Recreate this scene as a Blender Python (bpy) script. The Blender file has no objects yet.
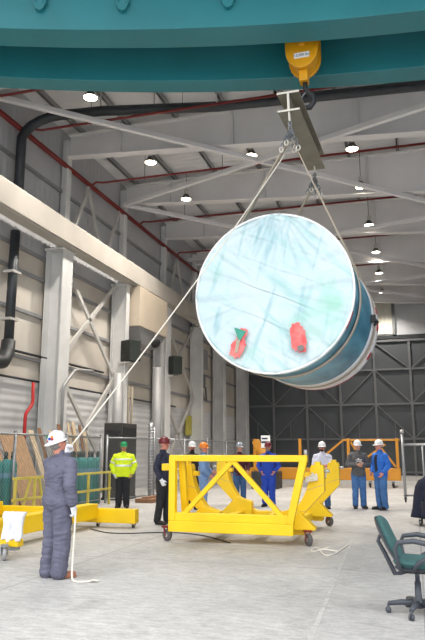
import bpy, bmesh, math, random
from mathutils import Vector, Matrix, noise
random.seed(7)
SC = bpy.context.scene
COL = SC.collection
PI = math.pi
V = Vector

# ------------------------------------------------------------------ materials
def lin(c):
    def f(u):
        u /= 255.0
        return u / 12.92 if u <= .04045 else ((u + .055) / 1.055) ** 2.4
    return (f(c[0]), f(c[1]), f(c[2]), 1)

def mat(name, rgb, rough=.6, metal=0, var=.12, scale=3.0, bump=0.0, bscale=40.0, stretch=(1, 1, 1), rgb2=None, spec=.5, detail=4):
    m = bpy.data.materials.new(name); m.use_nodes = True
    nt = m.node_tree; N = nt.nodes; L = nt.links
    b = N['Principled BSDF']
    b.inputs['Roughness'].default_value = rough
    b.inputs['Metallic'].default_value = metal
    b.inputs['Specular IOR Level'].default_value = spec
    tc = N.new('ShaderNodeTexCoord'); mp = N.new('ShaderNodeMapping')
    mp.inputs['Scale'].default_value = stretch
    L.new(tc.outputs['Object'], mp.inputs['Vector'])
    nz = N.new('ShaderNodeTexNoise'); nz.inputs['Scale'].default_value = scale; nz.inputs['Detail'].default_value = detail
    L.new(mp.outputs['Vector'], nz.inputs['Vector'])
    rp = N.new('ShaderNodeValToRGB')
    c = lin(rgb); d = lin(rgb2) if rgb2 else tuple(x * (1 - var) for x in c[:3]) + (1,)
    e = c if rgb2 else tuple(min(1, x * (1 + var * .6)) for x in c[:3]) + (1,)
    rp.color_ramp.elements[0].position = .32; rp.color_ramp.elements[0].color = d
    rp.color_ramp.elements[1].position = .68; rp.color_ramp.elements[1].color = e
    L.new(nz.outputs['Fac'], rp.inputs['Fac']); L.new(rp.outputs['Color'], b.inputs['Base Color'])
    if bump:
        n2 = N.new('ShaderNodeTexNoise'); n2.inputs['Scale'].default_value = bscale
        L.new(mp.outputs['Vector'], n2.inputs['Vector'])
        bp = N.new('ShaderNodeBump'); bp.inputs['Strength'].default_value = bump; bp.inputs['Distance'].default_value = .02
        L.new(n2.outputs['Fac'], bp.inputs['Height']); L.new(bp.outputs['Normal'], b.inputs['Normal'])
    return m

def emis(name, rgb, strength):
    m = bpy.data.materials.new(name); m.use_nodes = True
    b = m.node_tree.nodes['Principled BSDF']
    b.inputs['Base Color'].default_value = lin(rgb)
    b.inputs['Emission Color'].default_value = lin(rgb)
    b.inputs['Emission Strength'].default_value = strength
    return m

def ribbed(name, rgb, axis, period, rough=.55, var=.08, depth=.6, rgb2=None):
    """painted profiled sheet: ribs repeat every period metres along axis"""
    m = mat(name, rgb, rough, 0, var, .6, rgb2=rgb2)
    nt = m.node_tree; N = nt.nodes; L = nt.links; b = N['Principled BSDF']
    tc = N.new('ShaderNodeTexCoord'); w = N.new('ShaderNodeTexWave')
    w.wave_type = 'BANDS'; w.bands_direction = axis; w.wave_profile = 'SIN'
    w.inputs['Scale'].default_value = 2 * PI / period / 20.0
    L.new(tc.outputs['Object'], w.inputs['Vector'])
    bp = N.new('ShaderNodeBump'); bp.inputs['Strength'].default_value = depth; bp.inputs['Distance'].default_value = .03
    L.new(w.outputs['Fac'], bp.inputs['Height']); L.new(bp.outputs['Normal'], b.inputs['Normal'])
    return m

def floor_mat():
    m = bpy.data.materials.new('concrete_floor'); m.use_nodes = True
    nt = m.node_tree; N = nt.nodes; L = nt.links; b = N['Principled BSDF']
    tc = N.new('ShaderNodeTexCoord')
    def nz(sc, det, rough=.6, stretch=None):
        n = N.new('ShaderNodeTexNoise'); n.inputs['Scale'].default_value = sc; n.inputs['Detail'].default_value = det
        n.inputs['Roughness'].default_value = rough
        if stretch:
            mp = N.new('ShaderNodeMapping'); mp.inputs['Scale'].default_value = stretch
            L.new(tc.outputs['Object'], mp.inputs['Vector']); L.new(mp.outputs['Vector'], n.inputs['Vector'])
        else: L.new(tc.outputs['Object'], n.inputs['Vector'])
        return n
    def ramp(fac, p0, c0, p1, c1):
        r = N.new('ShaderNodeValToRGB'); r.color_ramp.elements[0].position = p0; r.color_ramp.elements[1].position = p1
        r.color_ramp.elements[0].color = c0; r.color_ramp.elements[1].color = c1
        L.new(fac, r.inputs['Fac']); return r
    def mul(a, c, f=1.0):
        x = N.new('ShaderNodeMix'); x.data_type = 'RGBA'; x.blend_type = 'MULTIPLY'; x.inputs['Factor'].default_value = f
        L.new(a, x.inputs['A']); L.new(c, x.inputs['B']); return x.outputs['Result']
    base = ramp(nz(.45, 8, .65).outputs['Fac'], .3, lin((180, 178, 176)), .7, lin((214, 212, 209)))
    g = lambda v: (v, v, v, 1)
    grit = ramp(nz(5, 9, .8, (1, 3.0, 1)).outputs['Fac'], .40, g(.70), .58, g(1))
    fine = ramp(nz(26, 5, .8).outputs['Fac'], .34, g(.80), .64, g(1))
    stain = ramp(nz(1.3, 6, .7).outputs['Fac'], .56, g(1), .74, g(.74))
    c = mul(mul(mul(base.outputs['Color'], grit.outputs['Color']), fine.outputs['Color']), stain.outputs['Color'])
    br = N.new('ShaderNodeTexBrick'); br.offset = 0; br.inputs['Scale'].default_value = 1
    br.inputs['Brick Width'].default_value = 4.6; br.inputs['Row Height'].default_value = 4.6
    br.inputs['Mortar Size'].default_value = .012; br.inputs['Color1'].default_value = g(1); br.inputs['Color2'].default_value = g(.97)
    br.inputs['Mortar'].default_value = g(.62); L.new(tc.outputs['Object'], br.inputs['Vector'])
    c = mul(c, br.outputs['Color'])
    L.new(c, b.inputs['Base Color'])
    b.inputs['Roughness'].default_value = .62
    b.inputs['Specular IOR Level'].default_value = .35
    bp = N.new('ShaderNodeBump'); bp.inputs['Strength'].default_value = .12
    L.new(nz(30, 5).outputs['Fac'], bp.inputs['Height']); L.new(bp.outputs['Normal'], b.inputs['Normal'])
    return m

def plastic_sheet_mat():
    """white translucent sheeting with minty streaks where it is stretched over the teal"""
    m = bpy.data.materials.new('white_sheeting'); m.use_nodes = True
    nt = m.node_tree; N = nt.nodes; L = nt.links; b = N['Principled BSDF']
    tc = N.new('ShaderNodeTexCoord')
    def streak(rot, sx, sz, sc, p0, p1, off=0.0):
        mp = N.new('ShaderNodeMapping'); mp.vector_type = 'TEXTURE'
        mp.inputs['Rotation'].default_value = (0, math.radians(rot), 0); mp.inputs['Scale'].default_value = (sx, 1, sz); mp.inputs['Location'].default_value = (off, 0, off)
        L.new(tc.outputs['Object'], mp.inputs['Vector'])
        n = N.new('ShaderNodeTexNoise'); n.inputs['Scale'].default_value = sc; n.inputs['Detail'].default_value = 5; n.inputs['Roughness'].default_value = .6; n.inputs['Distortion'].default_value = .3
        L.new(mp.outputs['Vector'], n.inputs['Vector'])
        r = N.new('ShaderNodeValToRGB'); r.color_ramp.elements[0].position = p0; r.color_ramp.elements[1].position = p1
        L.new(n.outputs['Fac'], r.inputs['Fac']); return r.outputs['Color']
    def mix(f, a, c):
        x = N.new('ShaderNodeMix'); x.data_type = 'RGBA'; L.new(f, x.inputs['Factor'])
        if isinstance(a, tuple): x.inputs['A'].default_value = a
        else: L.new(a, x.inputs['A'])
        x.inputs['B'].default_value = c; return x.outputs['Result']
    c = mix(streak(0, 1, 1, .8, .35, .7), lin((206, 220, 224)), lin((188, 213, 219)))
    c = mix(streak(18, .34, 2.4, 1.6, .54, .74), c, lin((142, 186, 194)))
    c = mix(streak(42, 2.6, .30, 1.5, .54, .76, 3.0), c, lin((150, 200, 198)))
    c = mix(streak(0, 1.2, 1.2, 1.1, .56, .74, 7.0), c, lin((164, 212, 198)))
    L.new(c, b.inputs['Base Color'])
    b.inputs['Roughness'].default_value = .38; b.inputs['Specular IOR Level'].default_value = .4
    return m

M = dict(
    floor=floor_mat(), sheet=plastic_sheet_mat(),
    deck=ribbed('roof_deck', (220, 220, 222), 'Y', .30, depth=.4),
    wallgrey=ribbed('grey_siding', (192, 193, 196), 'Y', .30, depth=.5, rgb2=(178, 180, 184)),
    wallwarmlit=mat('warm_lamplit_siding', (214, 208, 198), .6, 0, .1, .5, rgb2=(198, 189, 177)),  # warm lamp light on the siding, put into the colour as a cream tint
    wallwhite=ribbed('white_lower_siding', (204, 204, 204), 'Z', .24, depth=.5),
    steel=mat('white_painted_steel', (196, 193, 189), .5, 0, .1, 1.2),
    rafter=mat('grey_painted_rafter', (222, 221, 222), .55, 0, .07, .7),
    girder=mat('cream_painted_girder', (184, 178, 169), .5, 0, .1, 1.0),
    colm=mat('column_paint', (218, 218, 217), .5, 0, .1, 1.3),
    dark=mat('dark_grey_metal', (52, 54, 56), .5, .3, .2, 3),
    darkduct=mat('dark_duct', (62, 66, 70), .45, .4, .15, 4),
    girt=mat('girt_grey', (146, 146, 148), .6, 0, .1, 2),  # one even grey for all wall girts
    red=mat('red_sprinkler_pipe', (120, 32, 30), .45, 0, .15, 4),
    redbright=mat('red_hose', (190, 36, 34), .45, 0, .1, 4),
    door=mat('hangar_door_cladding', (84, 88, 92), .6, 0, .1, .5, rgb2=(76, 80, 84)),
    doorframe=mat('hangar_door_frame', (112, 114, 116), .5, 0, .1, 2),
    trans=ribbed('pale_wall_panel', (205, 203, 190), 'X', .3, depth=.4),
    teal=mat('teal_crane_paint', (34, 118, 126), .42, 0, .1, .8, bump=.05, bscale=3),
    yellow=mat('yellow_paint', (246, 204, 16), .42, 0, .08, 2.0),
    yellow2=mat('orange_yellow_paint', (196, 134, 34), .45, 0, .12, 2.0),
    paleyel=mat('pale_yellow_rail', (206, 190, 90), .5, 0, .12, 3),
    hookyel=mat('hook_block_yellow', (222, 158, 20), .4, 0, .12, 6),
    label=mat('label_white', (235, 236, 236), .5, 0, .03),
    ink=mat('label_ink', (45, 52, 80), .5, 0, .03),
    beam=mat('olive_grey_beam', (140, 135, 120), .5, .1, .15, 2.5),
    beamend=mat('white_beam_end', (214, 210, 198), .5, 0, .06),
    galv=mat('galvanised', (158, 160, 163), .4, .6, .15, 8),
    chain=mat('chain_steel', (150, 152, 156), .35, .8, .25, 20),
    wrap=mat('teal_wrap', (96, 168, 194), .4, 0, .28, 1.4, bump=.3, bscale=5, stretch=(1, .5, 2.5), rgb2=(44, 108, 136)),
    whiteband=mat('white_band', (214, 216, 220), .5, 0, .08, 4),
    tan=mat('tan_webbing', (176, 164, 146), .8, 0, .15, 12),
    tanband=mat('tan_band', (190, 174, 156), .7, 0, .1, 8),
    pink=mat('red_tape', (224, 74, 76), .5, 0, .25, 9, rgb2=(238, 128, 124)),
    redmark=mat('red_paint_mark', (176, 46, 62), .5, 0, .2, 9),
    greentag=mat('green_film', (52, 150, 128), .4, 0, .1, 9),
    greynub=mat('grey_fitting', (120, 118, 116), .5, .2, .2, 10),
    rope=mat('pale_rope', (226, 220, 208), .8, 0, .1, 40),
    tanrope=mat('tan_rope', (190, 172, 150), .8, 0, .1, 40),
    rubber=mat('black_rubber', (34, 34, 36), .7, 0, .1, 10),
    redwheel=mat('maroon_caster_fork', (128, 34, 30), .5, .1, .1, 10),
    tyre=mat('grey_tyre', (92, 88, 88), .7, 0, .1, 12),
    hub=mat('caster_hub', (190, 190, 188), .4, .4, .1, 12),
    blackcloth=mat('black_cloth', (38, 39, 44), .9, 0, .25, 9, bump=.2),
    navy=mat('navy_cloth', (46, 50, 70), .9, 0, .2, 9, bump=.2),
    greyblue=mat('slate_coverall', (98, 98, 116), .9, 0, .16, 7, bump=.25, bscale=60),
    hivis=mat('hi_vis_yellow', (222, 246, 30), .7, 0, .06, 8, bump=.1),
    silver=mat('reflective_tape', (222, 226, 224), .35, .2, .05, 8),
    lightblue=mat('light_blue_coverall', (118, 150, 196), .9, 0, .14, 8, bump=.2),
    royal=mat('royal_blue_coverall', (36, 72, 178), .85, 0, .18, 8, bump=.2),
    plaid=mat('maroon_plaid', (98, 40, 52), .9, 0, .4, 16, bump=.1, rgb2=(50, 26, 40)),
    jeans=mat('blue_denim', (72, 116, 172), .9, 0, .24, 8, bump=.2),
    jeansdark=mat('dark_denim', (62, 96, 140), .9, 0, .24, 8, bump=.2),
    charcoal=mat('charcoal_knit', (92, 92, 94), .9, 0, .14, 12, bump=.2),
    bluejk=mat('bright_blue_jacket', (40, 110, 206), .7, 0, .12, 8, bump=.15),
    white=mat('white_cloth', (228, 230, 236), .85, 0, .06, 6, bump=.2),
    labcoat=mat('pale_shirt', (214, 216, 232), .85, 0, .08, 6, bump=.2),
    skin=mat('skin', (206, 156, 132), .55, 0, .08, 12),
    skin2=mat('ruddy_skin', (208, 140, 120), .55, 0, .08, 12),
    hairgrey=mat('grey_hair', (140, 136, 130), .8, 0, .2, 60),
    hairdark=mat('dark_hair', (52, 42, 36), .8, 0, .2, 60),
    hatwhite=mat('white_hat', (238, 238, 240), .3, 0, .03),
    hatgreen=mat('green_hat', (24, 148, 90), .3, 0, .05),
    hatred=mat('maroon_hat', (112, 30, 38), .3, 0, .08),
    hatorange=mat('orange_hat', (240, 138, 40), .3, 0, .05),
    hatgrey=mat('grey_hat', (150, 156, 164), .3, 0, .05),
    eye=mat('eye_dark', (28, 24, 24), .3),
    lip=mat('lip', (168, 96, 88), .5),
    tanboot=mat('tan_boot', (166, 112, 86), .7, 0, .2, 12),
    boot=mat('black_boot', (42, 38, 36), .6, 0, .2, 12),
    gastank=mat('teal_gas_cylinder', (58, 152, 150), .45, 0, .14, 5),
    gascap=mat('gas_cap', (60, 74, 72), .5, .2, .2, 9),
    brass=mat('brass', (180, 146, 70), .4, .7, .1, 9),
    wood=mat('plywood', (186, 148, 110), .75, 0, .18, 3, stretch=(4, 4, .6)),
    wood2=mat('pale_board', (208, 186, 156), .75, 0, .15, 3, stretch=(5, 5, .5)),
    wood3=mat('brown_board', (142, 104, 76), .75, 0, .2, 3, stretch=(5, 5, .5)),
    cabinet=mat('dark_cabinet', (66, 64, 64), .55, .1, .15, 4),
    wallbox=mat('dark_green_box', (52, 58, 54), .5, .1, .12, 5),
    ductbox=mat('cream_duct', (206, 192, 172), .55, 0, .08, 1),
    ductgrey=mat('grey_duct', (164, 164, 164), .5, .2, .1, 3),
    chairfab=mat('green_upholstery', (62, 100, 100), .9, 0, .14, 30, bump=.2, bscale=120),
    chairpl=mat('charcoal_plastic', (66, 70, 78), .45, 0, .08, 10),
    signyel=mat('yellow_board', (186, 176, 74), .6, 0, .1, 4),
    lampmetal=mat('lamp_reflector', (96, 94, 90), .35, .6, .1, 8),
    lampglow=emis('lamp_glow', (255, 244, 222), 14),
    paint=mat('worn_white_paint', (196, 194, 190), .7, 0, .3, 9, rgb2=(168, 166, 164)),
    clear=mat('clear_label', (120, 170, 200), .4),
)

# ------------------------------------------------------------------ mesh building
class MB:
    def __init__(s): s.v = []; s.f = []; s.sm = []; s.mi = []; s.cur = 0
    def add(s, vs, fs, smooth=False):
        o = len(s.v); s.v += [V(p) for p in vs]
        for f in fs: s.f.append([i + o for i in f]); s.sm.append(smooth); s.mi.append(s.cur)
        return s
    def box(s, c, d, rot=None):
        c = V(c); h = V(d) / 2
        vs = [V((x * h.x, y * h.y, z * h.z)) for x in (-1, 1) for y in (-1, 1) for z in (-1, 1)]
        if rot is not None: vs = [rot @ p for p in vs]
        return s.add([c + p for p in vs], [(0, 1, 3, 2), (4, 6, 7, 5), (0, 4, 5, 1), (2, 3, 7, 6), (0, 2, 6, 4), (1, 5, 7, 3)])
    def bb(s, a, b):
        a = V(a); b = V(b); return s.box((a + b) / 2, [abs(b[i] - a[i]) for i in range(3)])
    def bar(s, p, q, w, h, up=(0, 0, 1)):
        p = V(p); q = V(q); d = (q - p); L = d.length; d.normalize()
        u = V(up)
        if abs(u.dot(d)) > .99: u = V((0, 1, 0))
        a = d.cross(u).normalized(); c = a.cross(d).normalized()
        R = Matrix((a, d, c)).transposed()
        return s.box((p + q) / 2, (w, L, h), R)
    def ibeam(s, p, q, w, h, tf=.03, tw=.025, up=(0, 0, 1)):
        p = V(p); q = V(q); d = (q - p).normalized(); u = V(up); a = d.cross(u).normalized(); c = a.cross(d).normalized()
        s.bar(p, q, tw, h - 2 * tf, up)
        s.bar(p + c * (h - tf) / 2, q + c * (h - tf) / 2, w, tf, up); s.bar(p - c * (h - tf) / 2, q - c * (h - tf) / 2, w, tf, up)
        return s
    def rings(s, R, smooth=True, cap=True, closed=False):
        n = len(R[0]); vs = [p for r in R for p in r]; fs = []
        m = len(R)
        for i in range(m if closed else m - 1):
            j = (i + 1) % m
            for k in range(n):
                l = (k + 1) % n
                fs.append((i * n + k, i * n + l, j * n + l, j * n + k))
        s.add(vs, fs, smooth)
        if cap and not closed:
            o = len(s.v) - len(vs)
            s.f.append([o + k for k in range(n)][::-1]); s.sm.append(False); s.mi.append(s.cur)
            s.f.append([o + (m - 1) * n + k for k in range(n)]); s.sm.append(False); s.mi.append(s.cur)
        return s
    def tube(s, pts, r, n=8, closed=False, cap=True):
        pts = [V(p) for p in pts]; m = len(pts)
        rr = r if isinstance(r, (list, tuple)) else [r] * m
        R = []; ref = None
        for i, p in enumerate(pts):
            if closed: t = pts[(i + 1) % m] - pts[i - 1]
            else: t = pts[min(i + 1, m - 1)] - pts[max(i - 1, 0)]
            t.normalize()
            if ref is None:
                ref = t.orthogonal().normalized()
            ref = (ref - t * ref.dot(t)).normalized(); b = t.cross(ref)
            R.append([p + rr[i] * (math.cos(2 * PI * k / n) * ref + math.sin(2 * PI * k / n) * b) for k in range(n)])
        return s.rings(R, True, cap, closed)
    def lathe(s, prof, c=(0, 0, 0), axis=(0, 0, 1), n=24, cap=True):
        a = V(axis).normalized(); u = a.orthogonal().normalized(); w = a.cross(u); c = V(c)
        R = [[c + a * z + r * (math.cos(2 * PI * k / n) * u + math.sin(2 * PI * k / n) * w) for k in range(n)] for r, z in prof]
        return s.rings(R, True, cap)
    def prism(s, poly, o, ux, uy, th):
        """polygon (2D) in plane o+ux*x+uy*y, thickened by th along ux x uy, centred"""
        o = V(o); ux = V(ux); uy = V(uy); n = ux.cross(uy).normalized() * th / 2
        k = len(poly)
        A = [o + ux * x + uy * y - n for x, y in poly]; B = [p + 2 * n for p in A]
        fs = [tuple(range(k))[::-1], tuple(range(k, 2 * k))] + [(i, (i + 1) % k, (i + 1) % k + k, i + k) for i in range(k)]
        return s.add(A + B, fs)
    def ell(s, c, r, n=16, m=10, rot=None):
        c = V(c); R = []
        for i in range(1, m):
            t = PI * i / m
            ring = [V((r[0] * math.sin(t) * math.cos(2 * PI * k / n), r[1] * math.sin(t) * math.sin(2 * PI * k / n), -r[2] * math.cos(t))) for k in range(n)]
            if rot is not None: ring = [rot @ p for p in ring]
            R.append([c + p for p in ring])
        o = len(s.v); s.rings(R, True, False)
        b = V((0, 0, -r[2])); t = V((0, 0, r[2]))
        if rot is not None: b = rot @ b; t = rot @ t
        s.v += [c + b, c + t]; ib = len(s.v) - 2; it = ib + 1
        for k in range(n):
            l = (k + 1) % n
            s.f.append([o + l, o + k, ib]); s.f.append([o + (m - 2) * n + k, o + (m - 2) * n + l, it])
            s.sm += [True, True]; s.mi += [s.cur, s.cur]
        return s
    def ribbon(s, pts, w, th, wdir, norms=None):
        """flat strap along pts, width w along wdir"""
        pts = [V(p) for p in pts]; wdir = V(wdir).normalized(); R = []
        for i, p in enumerate(pts):
            t = (pts[min(i + 1, len(pts) - 1)] - pts[max(i - 1, 0)]).normalized()
            wd = (wdir - t * wdir.dot(t)).normalized(); nn = t.cross(wd)
            R.append([p + wd * w / 2 + nn * th / 2, p - wd * w / 2 + nn * th / 2, p - wd * w / 2 - nn * th / 2, p + wd * w / 2 - nn * th / 2])
        return s.rings(R, False, True)
    def build(s, name, m, parent=None, bevel=0, world=True):
        me = bpy.data.meshes.new(name)
        vs = s.v
        if parent is not None and world:
            top = parent
            while top.parent is not None: top = top.parent
            inv = PINV.get(top.name)
            if inv is not None: vs = [inv @ p for p in vs]
        elif parent is None and world:
            pass
        me.from_pydata([tuple(p) for p in vs], [], s.f)
        me.polygons.foreach_set('use_smooth', s.sm); me.polygons.foreach_set('material_index', s.mi)
        for q in (m if isinstance(m, (list, tuple)) else [m]): me.materials.append(q)
        bm = bmesh.new(); bm.from_mesh(me); bmesh.ops.recalc_face_normals(bm, faces=bm.faces); bm.to_mesh(me); bm.free()
        o = bpy.data.objects.new(name, me); COL.objects.link(o)
        if parent is not None: o.parent = parent
        if bevel:
            b = o.modifiers.new('edge', 'BEVEL'); b.width = bevel; b.segments = 2; b.limit_method = 'ANGLE'; b.angle_limit = .7
            b.harden_normals = False
        return o

PINV = {}
def tag(o, label, cat, group=None, kind=None):
    o['label'] = label; o['category'] = cat
    if group: o['group'] = group
    if kind: o['kind'] = kind
    return o
def thing(name, label, cat, loc=(0, 0, 0), rz=0, group=None, kind=None):
    o = bpy.data.objects.new(name, None); COL.objects.link(o); o.empty_display_size = .2
    o.location = loc; o.rotation_euler = (0, 0, rz)
    PINV[o.name] = (Matrix.Translation(V(loc)) @ Matrix.Rotation(rz, 4, 'Z')).inverted()
    return tag(o, label, cat, group, kind)
def solo(mb, name, m, label, cat, group=None, kind=None, bevel=0):
    """one-mesh thing, origin at its lowest centre"""
    xs = [p.x for p in mb.v]; ys = [p.y for p in mb.v]; zs = [p.z for p in mb.v]
    o0 = V(((min(xs) + max(xs)) / 2, (min(ys) + max(ys)) / 2, min(zs)))
    mb.v = [p - o0 for p in mb.v]
    o = mb.build(name, m, None, bevel); o.location = o0
    return tag(o, label, cat, group, kind)
def struct(mb, name, m, bevel=0, label=None, cat=None, group=None):
    o = mb.build(name, m, None, bevel); o['kind'] = 'structure'
    if label: tag(o, label, cat or 'structure', group)
    return o
def copy_tree(o, parent=None):
    c = o.copy(); COL.objects.link(c)
    if parent is not None: c.parent = parent
    for ch in list(o.children): copy_tree(ch, c)
    return c

# ------------------------------------------------------------------ the setting
XW, YB, YF, XR, ZD = -11.2, 43.0, 4.6, 13.0, 12.6
struct(MB().bb((XW - 8, -18, -.2), (XR, YB + .3, 0)), 'floor', M['floor'])
struct(MB().bb((XW - .2, YF, ZD), (XR + .2, YB + .3, ZD + .15)), 'ceiling', M['deck'])
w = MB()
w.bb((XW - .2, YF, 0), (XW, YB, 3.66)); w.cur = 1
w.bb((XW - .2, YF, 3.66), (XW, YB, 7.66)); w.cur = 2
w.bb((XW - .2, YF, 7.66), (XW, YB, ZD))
struct(w, 'wall_left', [M['wallwhite'], M['wallwarmlit'], M['wallgrey']])
struct(MB().bb((XR, YF, 0), (XR + .2, YB, ZD)), 'wall_right', M['wallgrey'])
w = MB(); w.bb((XW, YB, 8.6), (XR, YB + .3, ZD))
struct(w, 'wall_back', M['wallgrey'])
w = MB(); w.bb((-3.7, YB - .05, 8.95), (-.95, YB - .005, 11.3)); struct(w, 'trim_1', M['trans'])
struct(MB().bb((XW + .05, YB - .12, 8.62), (XR - .05, YB - .006, 8.86)), 'trim_2', M['dark'])
struct(MB().bb((-.95, YB - .2, 8.88), (-.75, YB - .006, 12.5)), 'trim_3', M['doorframe'])
struct(MB().bb((-11.15, YB - .5, 0), (-10.55, YB - .2, 8.6)), 'trim_4', M['colm'])

# hangar door: dark cladding with an exposed lattice frame
d = bpy.data.objects.new('door_1', None); COL.objects.link(d); d['kind'] = 'structure'
tag(d, 'tall dark grey hangar door with pale lattice frame across the back', 'door'); d.location = (0, YB, 0); PINV['door_1'] = Matrix.Translation((0, -YB, 0))
MB().bb((XW, YB + .02, 0), (XR, YB + .2, 8.6)).build('cladding', M['door'], d)
fr = MB()
y = YB - .03
xs = [-11.1 + 2.22 * k for k in range(11)]
for x in xs: fr.bb((x - .07, y - .1, 0), (x + .07, y, 8.6))
for z in (.2, 2.25, 4.44, 6.65, 8.5): fr.bb((-11.1, y - .08, z - .06), (XR - .1, y, z + .06))
for i in range(len(xs) - 1):
    a, b = (xs[i], xs[i + 1]) if i % 2 else (xs[i + 1], xs[i])
    for z0, z1 in ((2.25, 4.44), (4.44, 6.65)): fr.bar((a, y - .04, z0), (b, y - .04, z1), .06, .06)
    fr.bar(((a + b) / 2, y - .04, 2.25), ((a + b) / 2, y - .04, 3.35), .05, .05)
    fr.bar((a, y - .04, 6.65), (b, y - .04, 8.5), .06, .06)
fr.build('lattice_frame', M['doorframe'], d)

# roof frames: tapered plate rafters, deeper towards mid-span
def zbot(x): return 11.62 - (x - XW) * .0735
for i, yy in enumerate((8.4, 14.0, 18.7, 23.4, 28.0, 32.7, 37.4, 42.2)):
    r = MB()
    n = 12; xx = [XW + .25 + (XR - XW - .5) * k / n for k in range(n + 1)]
    poly = [(x, zbot(x)) for x in xx] + [(xx[-1], ZD - .22), (xx[0], ZD - .22)]
    r.prism(poly, (0, yy, 0), (1, 0, 0), (0, 0, 1), .03)
    r.bar((xx[0], yy, zbot(xx[0])), (xx[-1], yy, zbot(xx[-1])), .34, .04)
    r.bar((xx[0], yy, ZD - .24), (xx[-1], yy, ZD - .24), .34, .04)
    for k in range(1, n, 2): r.bb((xx[k] - .012, yy - .16, zbot(xx[k])), (xx[k] + .012, yy + .16, ZD - .25))
    struct(r, 'roof_rafter', M['rafter'], 0, 'deep grey plate rafter spanning under the roof deck', 'rafter', 'roof rafters')
for k in range(14):
    x = XW + .7 + 1.75 * k
    p = MB(); p.bb((x - .035, YF, ZD - .21), (x + .035, YB, ZD - .004)); p.bb((x - .035, YF, ZD - .21), (x + .08, YB, ZD - .195))
    struct(p, 'roof_purlin', M['ductgrey'], 0, 'thin grey purlin running lengthwise under the roof deck', 'purlin', 'roof purlins')
# roof bracing rods, crossing flat below the rafters
for a, b in (((-10.8, 14.3), (.95, 23.9)), ((4.0, 15.1), (-10.9, 23.0)), ((-10.9, 31.2), (4.2, 24.2)), ((-10.9, 22.9), (4.2, 35.6)), ((-10.9, 42), (4.2, 32.8)), ((-10.9, 33), (4.2, 41.5))):
    za, zb = zbot(a[0]) - .16, zbot(b[0]) - .16
    struct(MB().bar((a[0], a[1], za), (b[0], b[1], zb), .15, .15), 'roof_brace', M['rafter'], .01, 'pale diagonal tube brace crossing beneath the rafters', 'brace', 'roof braces')

# wall columns, girts, bracing, crane runway
def column(y, z1, w=.5, x=XW + .45):
    c = MB(); c.bb((x - .32, y - w / 2, 0), (x - .28, y + w / 2, z1)); c.bb((x + .28, y - w / 2, 0), (x + .32, y + w / 2, z1)); c.bb((x - .3, y - .02, 0), (x + .3, y + .02, z1))
    c.bb((x - .36, y - w / 2 - .08, 0), (x + .4, y + w / 2 + .08, .04))
    c.bb((x - .33, y - w / 2 - .1, z1 - .06), (x + .36, y + w / 2 + .1, z1))
    struct(c, 'steel_column', M['colm'], 0, 'pale steel wall column carrying the crane runway', 'column', 'wall columns')
for y, z1, w in ((8.5, 7.95, .55), (18.0, 7.95, .62), (22.7, 7.95, .3), (27.2, 7.95, .62), (32.2, 7.95, .3), (36.4, 7.95, .6), (41.6, 7.95, .5)):
    column(y, z1, w)
for y in (9.3, 14.0, 18.7, 23.4, 28, 32.7, 37.4, 42.2):
    c = MB(); c.bb((XW + .03, y - .15, 8.0), (XW + .25, y + .15, 12.2))
    struct(c, 'wall_post', M['colm'], .01, 'slim grey wall post rising above the crane runway', 'post', 'upper wall posts')
g = MB()
g.ibeam((XW + .8, YF, 8.38), (XW + .8, YB - .6, 8.38), .42, .8, .05, .5)
struct(g, 'crane_runway_girder', M['girder'], .01, 'long cream runway girder along the left wall', 'girder')
struct(MB().bb((XW + .74, YF, 8.79), (XW + .86, YB - .6, 8.9)), 'crane_rail', M['steel'], 0, 'crane rail on top of the cream runway girder', 'rail')
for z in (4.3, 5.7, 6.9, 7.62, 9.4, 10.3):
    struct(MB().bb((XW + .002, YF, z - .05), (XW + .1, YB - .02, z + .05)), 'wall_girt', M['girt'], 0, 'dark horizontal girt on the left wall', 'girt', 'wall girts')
def brace(pts, w=.14, name='wall_brace'):
    b = MB()
    for p, q in pts: b.bar((XW + .32, p[0], p[1]), (XW + .32, q[0], q[1]), w, .08, (1, 0, 0))
    struct(b, name, M['steel'], 0, 'pale crossed bracing between two wall columns', 'brace', 'wall bracing')
for (a, b) in ((18.35, 22.5), (22.9, 26.9), (27.6, 32.0), (14, 17.7)):
    if a == 22.9 or a == 14: continue
    for z0, z1 in ((4.35, 7.9), (.4, 4.2)):
        brace([((a, z1), (b, z0))]); brace([((a, z0), (b, z1))])
for a in (19.0, 28.4, 37.8):
    brace([((a, 8.95), (a + 1.0, 11.0))], .12, 'knee_brace'); brace([((a + 2.0, 8.95), (a + 1.0, 11.0))], .12, 'knee_brace')
    brace([((a + 2.6, 8.95), (a + 3.6, 11.0))], .12, 'knee_brace')

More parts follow.
